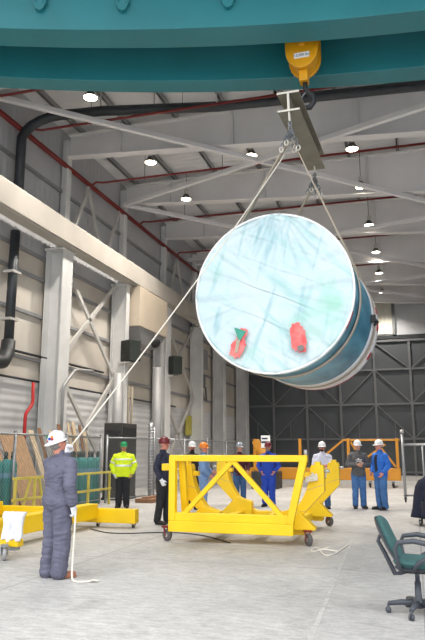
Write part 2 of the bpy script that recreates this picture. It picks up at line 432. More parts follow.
# ------------------------------------------------------------------ pipes and wall equipment
def pipe(pts, r, m, name, label, cat, group=None, n=8, kind=None):
    # round the corners of the run
    P = [V(p) for p in pts]; out = [P[0]]
    for i in range(1, len(P) - 1):
        a = (P[i - 1] - P[i]); b = (P[i + 1] - P[i]); k = min(r * 2.5, a.length * .45, b.length * .45); a.normalize(); b.normalize()
        for t in (0, .25, .5, .75, 1):
            q = (1 - t) ** 2 * (P[i] + a * k) + 2 * t * (1 - t) * P[i] + t * t * (P[i] + b * k); out.append(q)
    out.append(P[-1])
    return tag(MB().tube(out, r, n).build(name, m), label, cat, group, kind)
pipe([(XW + .2, YF + .5, 11.22), (XW + .2, YB - .3, 11.22)], .085, M['red'], 'sprinkler_main', 'thick red sprinkler main along the top of the left wall', 'pipe')
for i, (yy, x1, lab) in enumerate(((14.5, 4, 'red sprinkler branch partly behind the teal crane'), (16.6, 5, 'red sprinkler branch just below the dark roof duct'), (20.85, 6, 'red sprinkler branch between the two deepest rafters'), (25.3, 6, 'red sprinkler branch third bay beyond the crane'), (30.0, 6, 'red sprinkler branch high above the wrapped drum'), (34.8, 6, 'red sprinkler branch near the back of the roof'))):
    zz = 11.18
    b = thing('sprinkler_branch', lab, 'pipe', (XW + .25, yy, 11.22))
    MB().tube([(XW + .3, yy - .55, 11.22), (XW + .42, yy - .5, zz + .16), (XW + .6, yy - .3, zz + .2), (x1, yy, zz + .20)], .04, 8).build('pipe', M['red'], b)
    for k in range(4):
        x = -9 + 3 * k
        MB().tube([(x, yy - .1, ZD - .22), (x, yy - .1, zz + .2)], .01, 5).build('hanger', M['dark'], b)
# dark duct: rises on the wall, bends under the roof and runs across
dk = thing('roof_duct', 'dark grey duct bending from the left wall across under the roof', 'duct', (XW + .3, 16.0, 3.7))
pts = [(XW + .28, 15.75, 9.0), (XW + .28, 15.75, 10.9)] + [(XW + .28 + 1.2 * (1 - math.cos(t)), 15.75 + .4 * t / 1.57, 10.9 + .78 * math.sin(t)) for t in (.3, .6, .9, 1.2, 1.5)] + [(-8.5, 16.25, 11.66), (-5, 16.9, 11.58), (1, 17.3, 11.46), (8, 17.7, 11.3)]
MB().tube(pts, .15, 12).build('duct', M['darkduct'], dk)
for x in (-8.6, -6.9, -5.0, -2.6, 0): MB().tube([(x, 16.6 + (x + 6) * .1, ZD - .2), (x, 16.6 + (x + 6) * .1, 11.6)], .025, 6).build('hanger', M['steel'], dk)
dp = thing('downpipe', 'dark vertical downpipe on the left wall below the runway girder', 'pipe', (XW + .3, 15.7, 4))
MB().tube([(XW + .3, 15.7, 7.9), (XW + .3, 15.7, 4.5)], .14, 12).build('pipe', M['darkduct'], dp)
MB().tube([(XW + .3, 15.7, 4.6), (XW + .35, 15.6, 4.25), (XW + .5, 15.2, 3.95), (XW + .55, 14.6, 3.85), (XW + .55, 13.5, 3.85)], .2, 12).build('elbow', M['dark'], dp)
for z in (5.2, 6.6): MB().bb((XW + .1, 15.5, z), (XW + .45, 15.9, z + .07)).build('bracket', M['steel'], dp)
pipe([(XW + .1, 12, 3.64), (XW + .1, 30, 3.64)], .035, M['dark'], 'wall_conduit', 'dark conduit along the joint of warm-lit and white wall', 'conduit')
pipe([(XW + .14, 16.1, 4.42), (XW + .14, 22, 4.42)], .04, M['dark'], 'cable_run', 'dark cable run one step above the wall conduit', 'cable')
pipe([(XW + .35, 17.0, 3.55), (XW + .4, 16.95, 2.9), (XW + .4, 16.6, 2.6), (XW + .4, 16.6, .02)], .05, M['redbright'], 'red_hose', 'bright red hose dropping down the white lower wall', 'hose')
pipe([(XW + .85, 19.8, 4.2), (XW + .85, 18.6, 4.1), (XW + .85, 17.9, 3.5), (XW + .85, 17.9, 1.6)], .05, M['ductgrey'], 'grey_conduit', 'grey conduit bending down the first wall column', 'conduit')
pipe([(XW + 1.0, 21.5, 4.3), (XW + 1.0, 21.5, 0)], .17, M['ductgrey'], 'wall_duct', 'white upright round duct under the first dark green box', 'duct', n=14)
pipe([(XW + 1.05, 25.2, 4.95), (XW + 1.05, 25.2, 0)], .20, M['ductgrey'], 'wall_duct', 'white upright round duct under the second dark green box', 'duct', n=14)
for y, lab in ((24.0, 'thin conduit right of the first white duct'), (24.35, 'second thin conduit right of the first white duct')):
    pipe([(XW + .3, y, 4.1), (XW + .3, y, 0)], .05, M['tan'], 'thin_conduit', lab, 'conduit')

bx = thing('duct_enclosure', 'cream sheet metal duct box hanging under the runway girder', 'duct box', (-10.4, 24.4, 5.8))
MB().bb((XW + .35, 23.0, 6.35), (XW + 1.15, 26.0, 7.94)).build('box', M['ductbox'], bx, .02)
q = MB(); q.rings([[V((XW + .35, 23.05, 6.34)), V((XW + 1.1, 23.05, 6.34)), V((XW + 1.1, 25.9, 6.34)), V((XW + .35, 25.9, 6.34))], [V((XW + .35, 23.7, 5.75)), V((XW + .95, 23.7, 5.75)), V((XW + .95, 25.4, 5.75)), V((XW + .35, 25.4, 5.75))]], False)
q.build('hopper', M['ductgrey'], bx)
MB().lathe([(.02, -.14), (.12, -.14), (.17, .06), (.2, .08), (.2, .11), (.02, .11)], (XW + 1.1, 24.75, 5.95), (.6, -.6, -.5), 16).build('horn', M['dark'], bx)
for (y, z, lab) in ((22.75, 5.3, 'dark green wall unit beside the cream duct box'), (27.5, 5.32, 'dark green wall unit on the second column')):
    t = thing('wall_unit', lab, 'heater', (XW + .9, y, z - .45), 0)
    R = Matrix.Rotation(-.5, 3, 'Z')
    c = V((XW + .95, y - .1, z))
    MB().box(c, (.62, .5, .8), R).build('housing', M['wallbox'], t, .02)
    sl = MB()
    for k in range(7): sl.box(c + R @ V((0, -.26, -.3 + .1 * k)), (.5, .03, .03), R)
    sl.build('louvre', M['dark'], t)
    MB().bar((XW + .5, y, z - .48), (XW + 1.05, y - .1, z - .46), .5, .05).build('bracket', M['steel'], t)
    MB().bar((XW + .4, y, z - .9), (XW + .95, y - .05, z - .47), .06, .06).build('strut', M['steel'], t)
t = thing('electrical_panel', 'grey electrical boxes and conduit on the far left wall', 'electrical panel', (XW + .4, 33.4, 4.2))
MB().bb((XW + .05, 32.9, 5.9), (XW + .45, 34.2, 7.0)).build('box', M['ductgrey'], t, .02)
MB().bb((XW + .05, 33.2, 4.9), (XW + .4, 33.9, 5.6)).build('box', M['doorframe'], t, .02)
MB().tube([(XW + .2, 33.4, 7.0), (XW + .2, 33.4, 9)], .05, 6).build('conduit', M['steel'], t)
MB().tube([(XW + .3, 33.6, 4.9), (XW + .35, 33.8, 4.3), (XW + .3, 34.4, 4.2), (XW + .2, 34.5, 5.0)], .05, 6).build('hose', M['doorframe'], t)
solo(MB().bb((XW + .15, 31.3, 2.3), (XW + .2, 32.4, 3.3)), 'wall_board', M['signyel'], 'dull yellow board on the far left wall', 'board', bevel=.005)

# ------------------------------------------------------------------ high-bay lamps
def make_lamp(loc, label):
    t = thing('high_bay_lamp', label, 'lamp', loc, 0, None)
    MB().lathe([(.07, .2), (.1, .19), (.13, .12), (.2, .03), (.23, -.02), (.22, -.02), (.19, .02), (.08, .15)], loc, n=24, cap=False).build('reflector', M['lampmetal'], t)
    MB().lathe([(.01, .42), (.06, .42), (.085, .38), (.085, .2), (.07, .18)], loc, n=16).build('ballast', M['steel'], t)
    MB().lathe([(.005, -.03), (.1, -.028), (.19, -.01), (.19, .0), (.005, 0)], loc, n=24).build('lens', M['lampglow'], t)
    MB().tube([V(loc) + V((0, 0, .42)), V((loc[0], loc[1], ZD - .2))], .012, 6).build('hanger_rod', M['dark'], t)
    l = bpy.data.lights.new('lamp_light', 'SPOT'); l.energy = 1700; l.color = (1, .93, .84); l.spot_size = 2.2; l.spot_blend = .6; l.shadow_soft_size = .18
    o = bpy.data.objects.new('lamp_light', l); COL.objects.link(o); o.parent = t; o.location = (0, 0, -.06)
    return t
LM = [(-1.39, 20.0, 'high bay lamp right of the spreader beam, nearest in its row'), (-1.34, 22.9, 'high bay lamp second in the row above the drum'), (-1.34, 27.4, 'high bay lamp third in the row above the drum'), (-1.3, 32.2, 'high bay lamp fourth in the row above the drum'), (-1.36, 36.3, 'small high bay lamp fifth in the row above the drum'), (-1.4, 41.0, 'high bay lamp closest to the pale back wall panel'),
      (-8.17, 14.9, 'high bay lamp just under the teal crane girder'), (-8.16, 19.3, 'high bay lamp on the left row, second from crane'), (-8.09, 22.8, 'high bay lamp on the left row, third from crane'), (-4.71, 19.8, 'high bay lamp where the roof braces cross')]
for x, y, lab in LM: make_lamp((x, y, {22.9: 11.01, 27.4: 11.09, 20.0: 11.156}.get(y, 11.3)), lab)

# ------------------------------------------------------------------ overhead crane
cr = thing('overhead_crane', 'teal overhead bridge crane with two bowed box girders', 'crane', (-3, 11, 9.4))
def quad(P, x):
    (x0, y0), (x1, y1), (x2, y2) = P
    return y0 * (x - x1) * (x - x2) / ((x0 - x1) * (x0 - x2)) + y1 * (x - x0) * (x - x2) / ((x1 - x0) * (x1 - x2)) + y2 * (x - x0) * (x - x1) / ((x2 - x0) * (x2 - x1))
def girder(front, back, h):
    R = []
    for k in range(49):
        x = -10.3 + 15.3 * k / 48
        yf, yb = quad(front, x), quad(back, x)
        R.append([V((x, yf, 9.4)), V((x, yb, 9.4)), V((x, yb, 9.4 + h)), V((x, yf, 9.4 + h))])
    m = MB(); m.rings(R, False); 
    return m.build('box_girder', M['teal'], cr, .012)
G1F = ((-7.06, 9.27), (-3.06, 10.46), (.64, 11.09)); G1B = ((-7.39, 9.75), (-3.23, 11.04), (.64, 11.72))
G2F = ((-8.04, 10.68), (-3.57, 12.18), (.66, 12.93)); G2B = ((-8.3, 11.05), (-3.7, 12.64), (.67, 13.48))
girder(G1F, G1B, 1.35); girder(G2F, G2B, 1.35)
for (x) in (-6.35, -4.85, -2.9):
    y = quad(G1F, x); a = math.atan2(quad(G1F, x + .1) - quad(G1F, x - .1), .2); R = Matrix.Rotation(a, 3, 'Z')
    b = MB(); c = V((x, y - .05, 9.98))
    b.prism([(-.13, .4), (.13, .4), (.13, -.06), (.07, -.2), (0, -.24), (-.07, -.2), (-.13, -.06)], c, R @ V((1, 0, 0)), (0, 0, 1), .1)
    br = b.build('bracket', M['teal'], cr, .01)
    bo = MB()
    for dx, dz in ((-.07, .1), (.07, .1), (-.07, -.05), (.07, -.05), (-.07, .25), (.07, .25)):
        bo.lathe([(.001, .07), (.022, .07), (.022, .03), (.001, .03)], c + R @ V((dx, 0, dz)), R @ V((0, -1, 0)), 6)
    bo.build('bolt', M['teal'], br)
# trolley riding on both girders
tr = MB()
tr.bb((-2.5, 10.9, 10.8), (-1.0, 12.9, 10.95)); tr.bb((-2.4, 11.5, 10.3), (-1.1, 12.1, 10.8))
tr.build('trolley', M['dark'], cr)

# hook block
HX, HY = -1.72, 11.95
hb = thing('hook_block', 'yellow hook block with white capacity label hanging between teal girders', 'hook block', (HX, HY, 8.4))
def cheek(y0, w, h, zc):
    poly = []
    for k in range(13): t = PI * k / 12; poly.append((w * math.cos(t) * -1, zc - h * math.sin(t)))
    return [(-w, 10.05)] + poly + [(w, 10.05)], y0
for dy in (-.2, .2):
    poly, yy = cheek(dy, .335, .42, 9.50)
    m = MB().prism(poly, (HX, HY + dy, 0), (1, 0, 0), (0, 0, 1), .08); m.build('cheek_plate', M['hookyel'], hb, .015)
poly, _ = cheek(0, .27, .36, 9.47)
MB().prism(poly, (HX + .02, HY, 0), (1, 0, 0), (0, 0, 1), .3).build('sheave_housing', M['hookyel'], hb, .01)
MB().lathe([(.005, .05), (.05, .05), (.08, .02), (.08, -.02)], (HX, HY - .24, 9.62), (0, -1, 0), 18).build('sheave_pin', M['hookyel'], hb)
MB().bb((HX - .09, HY - .12, 8.86), (HX + .09, HY + .12, 9.2)).build('shank_guard', M['hookyel'], hb, .02)
lb = MB().bb((HX - .155, HY - .252, 9.28), (HX + .155, HY - .241, 9.4)).build('capacity_label', M['label'], hb)
MB().bb((HX - .22, HY - .252, 9.78), (HX + .22, HY - .241, 9.88)).build('upper_label', M['label'], hb)
f = bpy.data.curves.new('label_text', 'FONT'); f.body = '12,000 lbs'; f.size = .075; f.align_x = 'CENTER'; f.align_y = 'CENTER'; f.extrude = .001
f.materials.append(M['ink']); ft_ = bpy.data.objects.new('tmp_text', f); COL.objects.link(ft_); tm = bpy.data.meshes.new_from_object(ft_.evaluated_get(bpy.context.evaluated_depsgraph_get())); bpy.data.objects.remove(ft_); tm.name = 'label_text'
fo = bpy.data.objects.new('label_text', tm); COL.objects.link(fo); fo.parent = lb
fo.rotation_euler = (PI / 2, 0, 0); fo.location = PINV[hb.name] @ V((HX, HY - .2545, 9.34))
for dx in (-.2, 0, .2): MB().tube([(HX + dx, HY, 10.0), (HX + dx, HY, 10.28)], .02, 8).build('hoist_rope', M['dark'], hb)
hk = [(0, 8.9), (0, 8.72), (.06, 8.64), (.15, 8.55), (.16, 8.42), (.08, 8.31), (-.03, 8.31), (-.11, 8.38), (-.13, 8.47)]
MB().tube([(HX + .02 + a, HY, z) for a, z in hk], [.05, .05, .05, .055, .06, .06, .05, .04, .02], 12).build('hook', M['dark'], hb)
MB().bar((HX - .1, HY, 8.5), (HX + .05, HY, 8.68), .03, .015).build('latch', M['galv'], hb)

# spreader beam
BX = -1.9
sb = thing('spreader_beam', 'olive grey lifting beam hanging end-on from the crane hook', 'lifting beam', (BX, 12.8, 7.8))
p0, p1 = V((BX, 11.05, 7.99)), V((BX, 14.75, 8.42))
MB().ibeam(p0, p1, .42, .38, .035, .04).build('beam', M['beam'], sb, .004)
e = MB(); dirb = (p1 - p0).normalized()
pe = p0 - dirb * .006
e.ibeam(pe - dirb * .004, pe + dirb * .004, .42, .38, .035, .045); e.build('painted_end', M['beamend'], sb)
for k in range(3):
    s_ = p0 + dirb * (.7 + .9 * k)
    for sd in (-1, 1): MB().box(s_ + V((sd * .022, 0, .02)), (.004, .5, .09)).build('slot', M['dark'], sb)
for s0, t_ in ((.12, 0), (3.5, 0)):
    c = p0 + dirb * s0
    MB().prism([(-.08, 0), (.08, 0), (.06, -.2), (-.06, -.2)], c - V((0, 0, .17)), dirb, (0, 0, 1), .03).build('lifting_lug', M['beamend'], sb)
cm = p0 + dirb * 1.55
MB().tube([cm + V((0, .0, .19)) + V((.1 * math.cos(t) + 0, 0, .28 * math.sin(t))) for t in [PI * k / 10 for k in range(11)]], .03, 8).build('lifting_eye', M['dark'], sb)
MB().bar(cm + V((0, -.15, .2)), cm + V((0, .15, .2)), .3, .04).build('eye_plate', M['beam'], sb)

# ------------------------------------------------------------------ wrapped drum
LC0, LR, LL, LYAW, LPIT = V((-2.181, 10.6, 4.203)), 1.384, 3.585, .051, .0138
AX = V((math.sin(LYAW) * math.cos(LPIT), math.cos(LYAW) * math.cos(LPIT), math.sin(LPIT)))
UX = V((math.cos(LYAW), -math.sin(LYAW), 0)); UZ = UX.cross(AX).normalized()
if UZ.z < 0: UZ = -UZ
def LP(r, t, s): return LC0 + AX * s + r * (math.cos(t) * UX + math.sin(t) * UZ)
ld = thing('wrapped_drum', 'huge drum wrapped in teal and white sheeting hanging from slings', 'drum', tuple(LC0 + AX * 1.8 - V((0, 0, LR))))
n = 96
def ringm(r, s): return [LP(r, 2 * PI * k / n, s) for k in range(n)]
# shell with soft lengthwise ripples
R = []
for j in range(41):
    s = .04 + (LL - .3) * j / 40; ring = []
    for k in range(n):
        t = 2 * PI * k / n
        rr = LR - .012 + .010 * noise.noise(V((math.cos(t) * 5, math.sin(t) * 5, s * 2))) 
        ring.append(LP(rr, t, s))
    R.append(ring)
MB().rings(R, True).build('shell', M['wrap'], ld)
# end cover: sheeting stretched over the rim with radial and slanted folds
vs = []; fs = []; nr = 60; na = 220
vs.append(LC0 - AX * .03)
seams = [(-.8, .55), (-.34, .5), (.12, .5), (.58, .48)]
for i in range(1, nr + 1):
    r = i / nr
    for k in range(na):
        t = 2 * PI * k / na; x = r * math.cos(t); z = r * math.sin(t)
        h = .03
        edge = max(0, (r - .25)) 
        h += .055 * edge * noise.noise(V((math.cos(t) * 6.5, math.sin(t) * 6.5, r * 1.1)))
        h += .030 * edge * noise.noise(V((math.cos(t) * 16, math.sin(t) * 16, r * 1.6)))
        h += .022 * noise.noise(V(((x * .55 + z * .8) * 1.4, (z * .55 - x * .8) * 5.0, 3.3)))
        h += .012 * noise.noise(V((x * 7, z * 7, 9)))
        # straight slanted pleats from upper left to lower right
        for q in (-.72, -.38, .0, .34, .66):
            dd = (z + .47 * x - q)
            if -.75 < x < .85:
                    dd += .03 * noise.noise(V((x * 2.2, q * 5, 2))); kk = max(0, .8 + noise.noise(V((x * 2.5, q * 9, 6))))
                    h += kk * (.011 * max(0, 1 - abs(dd) / .016) - .015 * max(0, 1 - abs(dd + .024) / .016))
        # folds fanning down from the right of the crown
        dx = x - .15; dz = z - 1.05
        if dz < 0:
            an = math.atan2(dx, -dz); h += .03 * math.sin(an * 30 + 2 * noise.noise(V((x * 2, z * 2, 1)))) * max(0, 1 - math.hypot(dx, dz) / 1.1)
        if r > .965: h -= ((r - .965) / .035) ** 2 * .03
        vs.append(LC0 - AX * h + (LR * 1.003) * (x * UX + z * UZ))
for k in range(na): fs.append((0, 1 + k, 1 + (k + 1) % na))
for i in range(nr - 1):
    for k in range(na):
        a = 1 + i * na + k; b = 1 + i * na + (k + 1) % na; fs.append((a, a + na, b + na, b))
base = 1 + (nr - 1) * na; o = len(vs)
for j, (rr, s) in enumerate(((1.008, .02), (1.01, .06), (1.008, .12))):
    for k in range(na):
        t = 2 * PI * k / na; vs.append(LP(LR * rr, t, s + (.012 * noise.noise(V((math.cos(t) * 9, math.sin(t) * 9, 5))) if j == 2 else 0)))
    src = base if j == 0 else o + (j - 1) * na
    for k in range(na): fs.append((src + k, o + j * na + k, o + j * na + (k + 1) % na, src + (k + 1) % na))
cv = MB().add(vs, fs, True).build('end_cover', M['sheet'], ld)
def patch(poly, m, name, h, par=ld, th=.012):
    """flat ragged patch stuck on the front cover; poly in metres from face centre"""
    return MB().prism(poly, LC0 - AX * h, UX, UZ, th).build(name, m, par)
def blob(cx, cz, w, hgt, ang, nn=26, jag=.16):
    out = []
    for k in range(nn):
        t = 2 * PI * k / nn; f = 1 + random.uniform(-jag, jag)
        sx = math.copysign(abs(math.cos(t)) ** .7, math.cos(t)); sz = math.copysign(abs(math.sin(t)) ** .7, math.sin(t))
        x = w / 2 * sx * f; z = hgt / 2 * sz * f
        out.append((cx + x * math.cos(ang) - z * math.sin(ang), cz + x * math.sin(ang) + z * math.cos(ang)))
    return out
px = 1 / 57.0
patch(blob(-.60, -.93, .25, .34, -.4), M['pink'], 'red_tape_patch', .095)
patch(blob(-.52, -.70, .16, .22, -.5), M['pink'], 'red_tape_patch', .095)
patch([(-.66, -.58), (-.44, -.66), (-.50, -.74), (-.58, -.86), (-.61, -.72)], M['greentag'], 'green_film_tag', .108)
patch([(-.62, -.80), (-.55, -.80), (-.60, -1.02), (-.65, -1.02)], M['tan'], 'tan_fitting', .11, th=.02)
patch(blob(.45, -.82, .25, .48, .15), M['pink'], 'red_tape_patch', .095)
patch(blob(.49, -1.0, .11, .10, .2, 12, .1), M['greynub'], 'grey_fitting', .112, th=.05)
# bands and back flange
def band(r, s0, s1, m, name, lip=.006):
    MB().rings([ringm(r - .02, s0), ringm(r, s0 + .004), ringm(r, s1 - .004), ringm(r - .02, s1)], True, False).build(name, m, ld)
MB().tube([LP(LR * 1.002, 2 * PI * k / 120, -.012) for k in range(120)], .022, 8, True).build('rim_edge', M['label'], ld)
band(LR + .012, 2.60, 2.92, M['whiteband'], 'white_band')
band(LR + .009, 3.02, 3.08, M['tanband'], 'tan_band')
MB().rings([ringm(LR - .05, LL - .40), ringm(LR + .022, LL - .38), ringm(LR + .026, LL - .05), ringm(LR - .01, LL), ringm(.01, LL)], True, True).build('back_flange', M['whiteband'], ld)
for a0, a1, s0, s1, rr in ((-.16, -.02, LL - .36, LL - .06, .03), (-.62, -.5, LL - .3, LL - .08, .03), (.10, .2, LL - .34, LL - .1, .03), (-.52, -.30, .0, .10, .022), (-1.9, -.9, LL - .12, LL - .06, .03)):
    m = MB(); m.rings([[LP(LR + rr - .015, t, s0), LP(LR + rr, t, s0), LP(LR + rr, t, s1), LP(LR + rr - .015, t, s1)] for t in [a0 + (a1 - a0) * k / 16 for k in range(17)]], True)
    m.build('red_mark', M['redmark'], ld)
m = MB(); m.box(LP(LR + .03, -.08, 2.5), (.1, .16, .14)); m.tube([LP(LR + .05, -.08, 2.45), LP(LR + .12, -.12, 2.5), LP(LR + .05, -.16, 2.6)], .03, 8); m.build('lifting_lug', M['dark'], ld, .01)

# slings: one basket hitch near the front, one near the back flange
def sling(s, apex, label, wl):
    c = LC0 + AX * s; rad = LR + .022
    ax = V(apex); dx = (ax - c).dot(UX); dz = (ax - c).dot(UZ); dist = math.hypot(dx, dz); base = math.atan2(dz, dx); off = math.acos(rad / dist)
    t0 = base + off; t1 = base - off            # left and right tangent points
    t = thing('lifting_sling', label, 'sling', tuple(c - V((0, 0, rad))))
    arc = [t0 + (2 * PI - 2 * off) * k / 60 for k in range(61)]
    left, right = LP(rad, t0, s), LP(rad, t1, s)
    pl = V((-.03, 0, 0)); pr = V((.03, 0, 0))
    MB().ribbon([ax + pl, left], wl, .02, AX).build('strap_leg', M['tan'], t)
    MB().ribbon([ax + pr, right], wl * .7, .02, AX).build('strap_leg', M['tan'], t)
    MB().ribbon([LP(rad, a, s) for a in arc], wl, .016, AX).build('basket_strap', M['tanband'], t)
    return ax
APN = sling(.64, (BX, 11.2, 7.28), 'tan webbing sling around the front of the drum', .11)
APF = sling(3.0, (BX + .02, 14.2, 7.55), 'tan webbing sling around the back of the drum', .09)
def chain_link(m, c, d, side, L=.13, r=.011):
    d = V(d).normalized(); s = V(side); s = (s - d * s.dot(d)).normalized()
    pts = [V(c) + d * (L / 2 - .03) * (1 if math.sin(t) >= 0 else -1) + .03 * (d * math.sin(t) + s * math.cos(t)) for t in [2 * PI * k / 14 for k in range(14)]]
    m.tube(pts, r, 6, True)
def rig(top, apex, label):
    t = thing('rigging_chain', label, 'chain', tuple(apex))
    top = V(top); apex = V(apex)
    m = MB(); k = 8
    for i in range(k):
        c = top.lerp(apex, (i + .5) / k); chain_link(m, c, apex - top, (1, 0, 0) if i % 2 else (0, 1, 0), (top - apex).length / k + .03)
    m.build('chain', M['chain'], t)
    for j, (dx, dy, L) in enumerate(((-.09, -.03, .34), (.08, -.05, .36), (.02, .08, .30), (-.03, -.09, .26))):
        m = MB(); a = apex + V((dx * .3, dy * .3, .18)); b = apex + V((dx * 1.9, dy * 1.6, .18 - L))
        for i in range(4): chain_link(m, a.lerp(b, (i + .5) / 4), b - a, (1, 0, 0) if (i + j) % 2 else (0, 1, 0), L / 4 + .03)
        st = m.build('chain_strand', M['chain'], t)
        h = MB(); h.tube([b + V((.035 * math.cos(q), 0, -.04 + .05 * math.sin(q))) for q in [2 * PI * i / 14 for i in range(14)]], .012, 6, True); h.build('shackle', M['beamend'], st)
    m = MB(); m.tube([apex + V((.06 * math.cos(q), 0, .1 + .09 * math.sin(q))) for q in [2 * PI * i / 20 for i in range(20)]], .016, 8, True); m.build('master_ring', M['chain'], t)
rig(p0 + dirb * .12 - V((0, 0, .33)), APN, 'steel chain cluster under the near end of the lifting beam')
rig(p0 + dirb * 3.5 - V((0, 0, .33)), APF, 'steel chain cluster under the far end of the lifting beam')

# ------------------------------------------------------------------ yellow cradle
def caster(t, c, r, w, fork, name='caster', tyre=None, ang=0.0):
    """a swivel caster touching the floor at c"""
    c = V(c); Q = Matrix.Rotation(ang, 3, 'Z'); ax = Q @ V((1, 0, 0))
    fk = MB()
    for sx in (-1, 1): fk.bar(c + Q @ V((sx * (w / 2 + .012), 0, r * .9)), c + Q @ V((sx * (w / 2 + .012), .05, 2 * r + .03)), .012, .05, (0, 1, 0))
    fk.box(c + Q @ V((0, .03, 2 * r + .035)), (w + .05, .13, .03), Q)
    k = fk.build(name, fork, t)
    MB().lathe([(r * .55, -w / 2), (r * .93, -w / 2), (r, -w * .3), (r, w * .3), (r * .93, w / 2), (r * .55, w / 2)], c + V((0, 0, r)), ax, 24).build('tyre', tyre or M['tyre'], k)
    MB().lathe([(.005, -w * .55), (r * .3, -w * .52), (r * .56, -w * .35), (r * .56, w * .35), (r * .3, w * .52), (.005, w * .55)], c + V((0, 0, r)), ax, 18).build('hub', M['hub'], k)
CX_ = -2.83
cd = thing('cradle_dolly', 'bright yellow steel cradle dolly with curved saddle arms on casters', 'cradle', (CX_, 12.5, 0))
YL = M['yellow']
# front truss frame
ty = 11.0
MB().bb((-4.16, ty - .07, .18), (-1.98, ty + .07, .36)).build('lower_rail', YL, cd, .012)
MB().bar((-4.16, ty, 1.42), (-1.72, ty, 1.42), .12, .11).build('upper_rail', YL, cd, .012)
MB().bar((-4.10, ty, .36), (-4.10, ty, 1.42), .12, .14, (0, 1, 0)).build('post', YL, cd, .012)
MB().bar((-2.04, ty, .36), (-1.78, ty, 1.42), .12, .13, (0, 1, 0)).build('post', YL, cd, .012)
MB().bar((-3.96, ty, .4), (-3.02, ty, 1.37), .08, .09, (0, 1, 0)).build('diagonal', YL, cd, .008)
MB().bar((-3.00, ty, 1.37), (-2.10, ty, .4), .08, .09, (0, 1, 0)).build('diagonal', YL, cd, .008)
MB().bb((-4.12, ty - .05, .36), (-2.05, ty + .05, .50)).build('inner_rail', YL, cd, .01)
MB().bar((-3.97, ty + .3, .45), (-3.98, ty + .12, 1.40), .11, .12, (1, 0, 0)).build('rear_post', YL, cd, .012)
MB().bb((-4.36, ty + .1, 1.2), (-4.14, ty + .22, 1.32)).build('stub_arm', YL, cd, .01)
MB().lathe([(.005, .09), (.025, .09), (.03, .0), (.005, 0)], (-1.75, ty, 1.475), n=12).build('post_cap', M['hub'], cd)
# saddles: crescent box arms, open at the top
RS = 1.08; CZ = 1.29
def arm(y, side, name='saddle_arm'):
    inner = [(side * RS * math.cos(math.radians(a)), CZ + RS * math.sin(math.radians(a))) for a in [-2 - 5 * k for k in range(15)]]
    poly = [(side * x, z) for x, z in ((1.29, 1.31), (1.31, 1.26), (1.31, .86), (.80, .34), (.76, .2), (.3, .2))]
    poly = [(side * 1.10, 1.31)] + inner + poly[::-1]
    a = MB().prism(poly, (CX_, y, 0), (1, 0, 0), (0, 0, 1), .22).build(name, YL, cd, .012)
    MB().bb((CX_ + side * 1.2 - .05, y - .09, 1.3), (CX_ + side * 1.2 + .05, y + .09, 1.36)).build('pad', YL, a, .01)
    MB().lathe([(.004, .09), (.03, .09), (.03, 0), (.004, 0)], (CX_ + side * 1.31, y - .03, 1.2), (side, 0, .1), 10).build('pin', M['hub'], a)
    MB().bb((CX_ + side * 1.02 - .05, y - .07, 1.1), (CX_ + side * 1.02 + .05, y + .07, 1.18)).build('inner_stop', YL, a, .01)
    sm = MB()
    for (x0, z0, x1, z1) in ((1.0, .88, 1.31, .98), (.72, .50, .98, .54)):
        sm.bar((CX_ + side * x0, y - .112, z0), (CX_ + side * x1, y - .112, z1), .006, .006)
    sm.build('weld_seam', M['tan'], a)
for y in (11.55, 13.9):
    arm(y, -1); arm(y, 1)
    MB().bb((CX_ - .95, y - .12, .14), (CX_ + .95, y + .12, .30)).build('cross_beam', YL, cd, .012)
    for sd in (-1, 1):
        MB().prism([(sd * .5, .5), (sd * .82, .60), (sd * 1.16, .28), (sd * 1.16, .24), (sd * .5, .24)], (CX_, y - .18, 0), (1, 0, 0), (0, 0, 1), .2).build('foot_gusset', YL, cd, .01)
for x in (-3.55, -2.15): MB().bb((x - .08, 11.4, .16), (x + .08, 14.1, .32)).build('side_beam', YL, cd, .012)
MB().bb((-2.9, 11.4, .18), (-2.76, 14.1, .30)).build('centre_beam', YL, cd, .012)
caster(cd, (-4.24, 11.12, 0), .10, .06, M['redwheel'], ang=1.1); caster(cd, (-1.77, 11.2, 0), .10, .06, M['redwheel'], ang=.6)
caster(cd, (-1.8, 14.2, 0), .10, .06, M['redwheel'], ang=.9); caster(cd, (-4.0, 14.2, 0), .10, .06, M['redwheel'], ang=.9)
tag(None or MB().tube([(-1.72 + .10 * math.sin(k * .9) + .0 * k, 11.40 + .02 * math.cos(k * 1.3), 1.18 - .012 * (k % 7) - .10 * abs(math.sin(k * .62))) for k in range(40)], .012, 6).build('looped_cord', M['rope']), 'pale looped cord hung on the right saddle arm of the cradle', 'cord')

# ------------------------------------------------------------------ left cart, cloth, guard rail
ct = thing('transport_cart', 'low yellow cart with long crossbeam behind the slate coverall worker', 'cart', (-7, 10.8, 0))
MB().bb((-8.85, 12.62, .09), (-5.52, 12.82, .37)).build('cross_beam', YL, ct, .012)
MB().bb((-8.9, 8.62, .17), (-5.62, 8.78, .27)).build('front_beam', YL, ct, .012)
MB().bb((-6.62, 8.78, .17), (-6.36, 12.62, .47)).build('side_beam', YL, ct, .012)
MB().bb((-8.9, 8.78, .17), (-8.64, 12.62, .47)).build('side_beam', YL, ct, .012)
MB().prism([(-.3, .27), (.34, .27), (.24, .62), (-.3, .8)], (-6.62, 9.0, 0), (1, 0, 0), (0, 0, 1), .16).build('end_gusset', YL, ct, .012)
MB().bb((-8.9, 8.64, .12), (-5.66, 8.76, .17)).build('base_channel', M['galv'], ct)
caster(ct, (-5.75, 8.5, 0), .085, .05, M['galv'], tyre=M['ductgrey'], ang=.7); caster(ct, (-8.6, 8.55, 0), .075, .05, M['galv'], tyre=M['ductgrey'])
